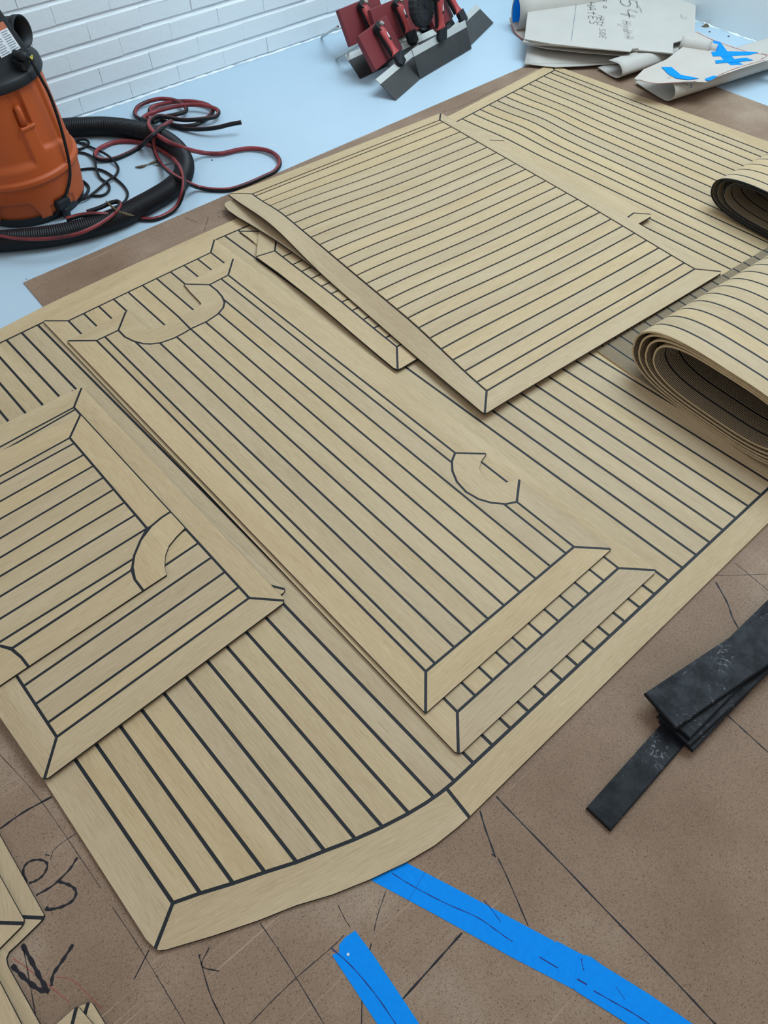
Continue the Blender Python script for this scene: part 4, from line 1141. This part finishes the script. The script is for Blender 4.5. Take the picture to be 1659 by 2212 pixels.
knife('front left wide taping knife with a red box, blade corner nearest the decking', *fB, rod=((726, 127), (777, 93.5), (0.08, 0.19, -0.02)))
knife('wide taping knife in front of the black tyre, its long dark blade showing whole', *fD, box=False)
Bo, e, v, n = fE; e2 = -e; knife('rightmost wide taping knife, blade corner sticking out over the floor', Bo+e*KW, e2, v, e2.cross(v), boxw=(0.02, 0.20))
def knife_by_ferrule(px_, fr, **kw):
    B, e, v, n = fr; d = ray(*px_); h = (v*0.102).z
    C = EYE+d*((h-CAMH)/d.z); B2 = C-v*0.102-e*(KW/2); return B2, e, v, n
fC = knife_by_ferrule((888, 91), fA)
knife('wide taping knife between the front left one and the black tyre', *fC, boxw=(0.05, 0.29))
fF = knife_by_ferrule((912, 64), fA)
knife('wide taping knife mostly hidden behind the black tyre', *fF, box=False, handle_top=0.19)

# black tyre
wc = on_ray(911, 10, Vector((0.20, 3.50, 0.16)))
wax = Vector((0.80, -0.55, 0.22)).normalized(); s1_ = wax.cross(Vector((0, 0, 1))).normalized(); s2_ = s1_.cross(wax)
wheel = empty('spare_tyre', (wc.x, wc.y, wc.z), 'black rubber tyre wedged between the red-handled knives', 'tyre')
def wheel_lathe(prof, seg=72, lump=0.0):
    bm = bmesh.new(); rows = []
    for t, r in prof:
        t, r = t*0.72, r*0.72
        rows.append([bm.verts.new(wc+wax*t+(s1_*cos(2*pi*k/seg)+s2_*sin(2*pi*k/seg))*(r+(lump if (k//2) % 2 and abs(t) < 0.019 else 0))) for k in range(seg)])
    for a, b in zip(rows, rows[1:]):
        for k in range(seg): bm.faces.new((a[k], a[(k+1) % seg], b[(k+1) % seg], b[k]))
    bm.faces.new(rows[0]); bm.faces.new(rows[-1]); return bm
world_obj('tyre', wheel_lathe([(-0.026, 0.055), (-0.029, 0.078), (-0.027, 0.096), (-0.018, 0.106), (0.0, 0.109), (0.018, 0.106), (0.027, 0.096), (0.029, 0.078), (0.026, 0.055)], 96, 0.0025), TYRE, wheel, True)
world_obj('hub', wheel_lathe([(-0.02, 0.020), (-0.016, 0.056), (0.016, 0.056), (0.020, 0.050), (0.014, 0.022), (0.030, 0.018), (0.031, 0.008)], 48), BLACKP, wheel)
bm = bmesh.new()
for k in range(24):       # raised sidewall lugs
    th = 2*pi*k/24
    c = wc+wax*0.0205+(s1_*cos(th)+s2_*sin(th))*0.060
    tube_bm(bm, [c-(s1_*cos(th+.5)+s2_*sin(th+.5))*0.0045, c+(s1_*cos(th+.5)+s2_*sin(th+.5))*0.0045], 0.0021, 6)
world_obj('sidewall_lugs', bm, BLACKG, wheel)

# ================================================================== KRAFT PAPER
def sheet3(name, pts, th, mat, parent, wave=0.0, sub=0):
    """pts: (px,py,z) outline of a thin paper piece"""
    bm = bmesh.new()
    V = [G(x, y, z) for x, y, z in pts]
    vs_ = [bm.verts.new(q) for q in V]
    for t3 in earclip(V): bm.faces.new([vs_[i] for i in t3])
    r = bmesh.ops.extrude_face_region(bm, geom=bm.faces[:], use_keep_orig=True)
    for g in r['geom']:
        if isinstance(g, bmesh.types.BMVert): g.co.z -= th
    return world_obj(name, bm, mat, parent)
def loft(name, prof_a, prof_b, th, mats, parent, n=10):
    """ruled sheet between two 3-D profiles (lists of Vector) with thickness"""
    bm = bmesh.new(); A = catmull(prof_a, 6); B = catmull(prof_b, 6); rows = []
    for a, b in zip(A, B): rows.append([bm.verts.new(a.lerp(b, k/n)) for k in range(n+1)])
    for r0, r1 in zip(rows, rows[1:]):
        for k in range(n): bm.faces.new((r0[k], r0[k+1], r1[k+1], r1[k]))
    o = world_obj(name, bm, mats, parent, True)
    sd = o.modifiers.new('thickness', 'SOLIDIFY'); sd.thickness = th; sd.offset = 0
    return o
# folded bundle
pb = G(1300, 90, 0); bundle = empty('paper_bundle', (pb.x, pb.y, 0.0), 'thick folded bundle of grey kraft paper with handwriting in the far corner', 'paper')
zt_ = 0.085
top = [(1152, -40, zt_), (1143, 0, zt_), (1133, 84, zt_), (1190, 94, zt_+.002), (1280, 104, zt_), (1362, 111, zt_-.004), (1366, 105, zt_-.004), (1378, 104, zt_-.006), (1380, 108, zt_-.008), (1453, 115, zt_-.012), (1455, 92, zt_-.008), (1500, 80, zt_), (1503, 12, zt_), (1470, 0, zt_), (1400, -30, zt_), (1380, -40, zt_)]
sheet3('top_fold', top, 0.004, KRAFT, bundle)
e0 = [G(*q) for q in ((1134, 85, zt_), (1131, 92, zt_-.010), (1136, 98, zt_-.022), (1190, 104, zt_-.026))]
# rounded folded front: layer wraps under and comes forward again
loft('middle_fold', [G(1133, 84, zt_-.002), G(1128, 92, zt_-.012), G(1134, 96, .060), G(1142, 92, .056)], [G(1453, 114, zt_-.014), G(1452, 116, zt_-.018), G(1455, 119, .052), G(1450, 112, .050)], 0.002, KRAFT, bundle)
sheet3('middle_sheet', [(1150, -30, .058), (1136, 95, .058), (1180, 104, .055), (1260, 113, .052), (1350, 120, .050), (1487, 121, .050), (1495, 90, .055), (1500, 0, .058)], 0.003, KRAFT, bundle)
loft('lower_sheet', [G(1139, 96, .036), G(1136, 120, .030), G(1133, 138, .018), G(1140, 140, .012)], [G(1480, 105, .036), G(1490, 120, .030), G(1482, 127, .026), G(1478, 130, .022)], 0.0025, KRAFT, bundle)
sheet3('lower_fold', [(1140, 92, .030), (1133, 138, .0165), (1200, 145, .016), (1260, 142, .020), (1300, 139, .022), (1400, 133, .024), (1482, 129, .026), (1490, 100, .034), (1400, 60, .034)], 0.002, KRAFT, bundle)
# torn flap and small curl at the right
sheet3('torn_flap', [(1484, 124, .046), (1488, 141, .036), (1543, 136, .036), (1535, 100, .046), (1500, 96, .050)], 0.002, KRAFT, bundle)
sheet3('torn_strip', [(1430, 121, .048), (1448, 123, .047), (1485, 127, .046), (1484, 135, .043), (1448, 134, .043)], 0.002, KRAFT, bundle)
ca = on_ray(1471, 93, G(1471, 118, .05)+Vector((0, 0, .024))); cb = on_ray(1534, 104, G(1534, 128, .05)+Vector((0, 0, .022)))
def curl(name, ca, cb, r, parent, mat, a0=-1.2, a1=4.7, th=0.0015):
    ax = (cb-ca).normalized(); s1 = ax.cross(Vector((0, 0, 1))).normalized(); s2 = s1.cross(ax)
    f = lambda c, k: c+(s1*cos(a0+(a1-a0)*k/24)+s2*sin(a0+(a1-a0)*k/24))*r*(1-0.012*k)
    return loft(name, [f(ca, k) for k in range(25)], [f(cb, k) for k in range(25)], th, mat, parent, 6)
curl('paper_curl', ca, cb, 0.030, bundle, KRAFT)
curl('paper_curl', cb-(cb-ca)*0.05, cb+(cb-ca)*0.22, 0.020, bundle, KRAFT)
# crease
strokes('crease', [(0.0025, [(1246, 0), (1240, 45), (1234, 88)])], zt_+0.003, GREYPR, bundle)
# handwriting: strokes in letter units, baseline running down the sheet
FONT = {
 '5': [[(.7, 1), (.15, 1), (.12, .58), (.45, .62), (.72, .38), (.5, .05), (.08, .06)]],
 '4': [[(.2, 1), (.1, .42), (.8, .45)], [(.62, .8), (.55, -.1)]],
 'H': [[(.1, 1), (.12, 0)], [(.75, 1), (.72, 0)], [(.1, .52), (.75, .5)]],
 'A': [[(.02, 0), (.4, 1), (.75, 0)], [(.15, .38), (.62, .4)]],
 't': [[(.35, .95), (.38, .05), (.55, 0)], [(.1, .62), (.62, .64)]],
 'E': [[(.7, .95), (.15, .95), (.15, 0), (.7, 0)], [(.15, .5), (.55, .5)]],
 'S': [[(.7, .88), (.4, 1), (.15, .75), (.45, .5), (.7, .25), (.4, 0), (.1, .12)]],
 'I': [[(.3, 1), (.32, 0)]],
 'D': [[(.12, 1), (.12, 0), (.6, .2), (.65, .7), (.12, 1)]],
 'y': [[(.1, .65), (.3, .2), (.42, .18)], [(.7, .7), (.35, -.4), (.1, -.45)]],
 'd': [[(.55, .5), (.25, .5), (.15, .15), (.45, .05), (.6, .4)], [(.62, 1), (.64, 0)]],
 'r': [[(.15, .6), (.2, 0)], [(.2, .4), (.4, .62), (.6, .55)]],
 'B': [[(.12, 1), (.12, 0), (.55, .1), (.6, .4), (.15, .52), (.55, .62), (.5, .95), (.12, 1)]],
 "'": [[(.3, 1.05), (.25, .8)]],
 's': [[(.6, .55), (.3, .6), (.2, .4), (.55, .25), (.3, 0), (.1, .08)]],
 'o': [[(.4, .5), (.15, .3), (.3, .05), (.6, .1), (.62, .4), (.4, .5)]],
 '+': [[(.35, .75), (.35, .05)], [(.08, .4), (.65, .42)]],
 ' ': [],
}
def write(text, x0, y0, du, dw, name, z, w, parent):
    """du: px vector of one letter advance; dw: px vector of letter height"""
    st = []; px_ = 0.0
    for ch in text:
        for s_ in FONT.get(ch, []):
            st.append((w, [(x0+du[0]*(px_+a)+dw[0]*b, y0+du[1]*(px_+a)+dw[1]*b) for a, b in s_]))
        px_ += 0.55 if ch in " 'I" else 0.92
    return strokes(name, st, z, INK, parent, w)
zw = zt_+0.0028
write('54', 1338, -6, (4, 24), (36, 5), 'handwriting', zw, 0.0034, bundle)
write('HydrA', 1343, 43, (1.5, 8.6), (20, 3), 'handwriting', zw, 0.0022, bundle)
write("B's o", 1298, -18, (1.2, 9.5), (16, 3), 'handwriting', zw, 0.0026, bundle)
write('HAt+ SIDE', 1292, 32, (0.6, 6.6), (13, 2.5), 'handwriting', zw, 0.0020, bundle)
write('HAtES', 1267, 2, (1.6, 11), (18, 3), 'handwriting', zw, 0.0026, bundle)
strokes('handwriting', [(0.0022, [(1470, 31), (1474, 36), (1480, 38), (1485, 36)]), (0.0022, [(1379, 12), (1384, 19), (1386, 26)])], zw+0.0008, INK, bundle)

# rolled template with blue inside, left of the bundle
pr_ = G(1125, 60, 0); roll = empty('paper_roll', (pr_.x, pr_.y, 0), 'rolled kraft paper tube with a blue lining, left of the paper bundle', 'paper')
ca = on_ray(1114, 30, G(1114, 66, 0.0)+Vector((0, 0, .066))); cb = ca+(G(1240, 12, 0)-G(1114, 30, 0)).normalized()*0.40
ax = (cb-ca).normalized(); s1 = ax.cross(Vector((0, 0, 1))).normalized(); s2 = Vector((0, 0, 1))
fr = lambda c, t, r: c+(s1*cos(t)*0.72+s2*sin(t))*r
ts = [-1.9+6.3*k/28 for k in range(29)]
loft('tube', [fr(ca, t, 0.066) for t in ts], [fr(cb, t, 0.066) for t in ts], 0.0018, KRAFT, roll, 6)
loft('blue_lining', [fr(ca+ax*0.004, t, 0.0635) for t in ts[3:27]], [fr(cb, t, 0.0635) for t in ts[3:27]], 0.0005, TAPE, roll, 4)
loft('lower_wrap', [G(1100, 38, .03), G(1103, 52, .016), G(1112, 70, .006), G(1130, 86, .004), G(1160, 92, .004)], [G(1230, 20, .03), G(1232, 30, .016), G(1240, 50, .006), G(1246, 66, .004), G(1262, 70, .004)], 0.0016, KRAFTB, roll, 4)
loft('red_edge', [G(1103, 53, .0175), G(1112, 71, .0075), G(1130, 87, .0055)], [G(1105, 53, .0175), G(1114, 71, .0075), G(1132, 86, .0055)], 0.0005, REDPEN, roll, 1)

# template sheet with blue tape crosses
zs_ = 0.088
tpl = empty('paper_template', tuple(G(1520, 140, 0)), 'flat kraft paper template with blue tape crosses, near the right wall', 'paper')
outline = [(1504, 67), (1545, 87), (1612, 110), (1659, 118), (1720, 132), (1700, 128), (1659, 130), (1600, 148), (1548, 166), (1526, 177.5), (1501, 176.5), (1425, 180), (1395, 177), (1370, 170), (1390, 150), (1440, 128), (1490, 90)]
outline = [q for i, q in enumerate(outline) if i != 5]
sheet3('sheet', [(x, y, zs_) for x, y in outline], 0.0015, KRAFTB, tpl)
z44 = lambda L, k: [(1380+x/5.946, y/5.946, zs_+0.0006+0.0006*k) for x, y in L]
for k_, L in enumerate(([(950, 520), (1045, 535), (1130, 650), (1240, 770), (1340, 828), (1180, 836), (1080, 760), (985, 640)],
          [(930, 668), (1000, 655), (1400, 662), (1540, 672), (1420, 705), (1200, 718), (950, 722)],
          [(980, 775), (1090, 768), (1380, 740), (1470, 770), (1300, 792), (1150, 800), (990, 815)],
          [(290, 860), (420, 860), (540, 960), (780, 1005), (640, 1022), (480, 1005), (380, 950)],
          [(850, 1010), (960, 970), (1015, 975), (930, 1030), (870, 1036)])):
    o = sheet3('blue_tape', z44(L, k_), 0.0004, TAPE, tpl)
strokes('red_outline', [(0.003, [(1380+x/5.946, y/5.946) for x, y in L]) for L in ([(740, 410), (960, 515), (1380, 660), (1659, 705)], [(0, 1020), (130, 1058), (270, 1068), (560, 1052), (740, 1040)], [(1020, 968), (1250, 875), (1500, 800), (1620, 770)], [(1580, 680), (1640, 720), (1560, 760)])], zs_+0.0008, REDPEN, tpl)
# big fold along its front
def ufold(name, label, nose, far, h, depth, parent=None, mat=None, dirn=None):
    A = G(*nose, 0.012); B = G(*far, 0.012); ax = (B-A).normalized(); w = Vector((-ax.y, ax.x, 0))   # w points away from the viewer/left
    if dirn is not None and w.dot(dirn) < 0: w = -w
    prof = [(depth*0.62, h*0.90), (depth*0.45, h*0.95), (depth*0.22, h), (0.01, h*0.80), (0.0, h*0.42), (0.02, h*0.10), (0.05, 0.0), (depth*0.6, 0.0), (depth, 0.004)]
    return loft(name, [A+w*a+Vector((0, 0, b)) for a, b in prof], [B+w*a+Vector((0, 0, b)) for a, b in prof], 0.0016, mat or KRAFT, parent, 8), A, w
up_left = (G(1380, 180, 0)-G(1453, 226, 0)).normalized()
fo = empty('paper_fold', tuple(G(1453, 226, ZA)), 'long folded kraft paper tube lying in front of the taped template', 'paper')
ufold('tube', None, (1452, 226), (1720, 140), 0.075, 0.22, fo, KRAFT, up_left)
fo2 = empty('paper_fold', tuple(G(1341, 176, ZA)), 'short folded kraft paper flap between the bundle and the decking corner', 'paper')
ufold('flap', None, (1341, 175), (1450, 138), 0.055, 0.14, fo2, KRAFT, up_left)
strokes('tear', [(0.006, [(1476, 178), (1482, 182), (1488, 186)]), (0.006, [(1492, 180), (1494, 185), (1492, 190)])], 0.088, INK, fo, smooth=False)
# floor debris
def fleck(px_, py_, r, label, mat=INKF):
    bm = bmesh.new(); c = G(px_, py_, 0.0)
    vs_ = [bm.verts.new(c+Vector((r*cos(k*pi/3)*random.uniform(.6, 1.2), r*0.6*sin(k*pi/3), 0.0002))) for k in range(6)]
    tp_ = bm.verts.new(c+Vector((0, 0, r*0.6)))
    for k in range(6): bm.faces.new((vs_[k], vs_[(k+1) % 6], tp_))
    bm.faces.new(vs_[::-1])
    o = world_obj('paint_fleck', bm, mat); tag(o, label, 'debris')
fleck(1525, 57, 0.022, 'small heap of dust against the right wall', TWIG)
fleck(1533, 69, 0.007, 'dark crumb on the floor near the dust heap')
fleck(1574, 79, 0.008, 'dark crumb on the floor nearest the right wall papers')
fleck(458, 346, 0.006, 'dark crumb inside the red hose loop')
fleck(57, 603, 0.003, 'tiny dark crumb by the hardboard corner')
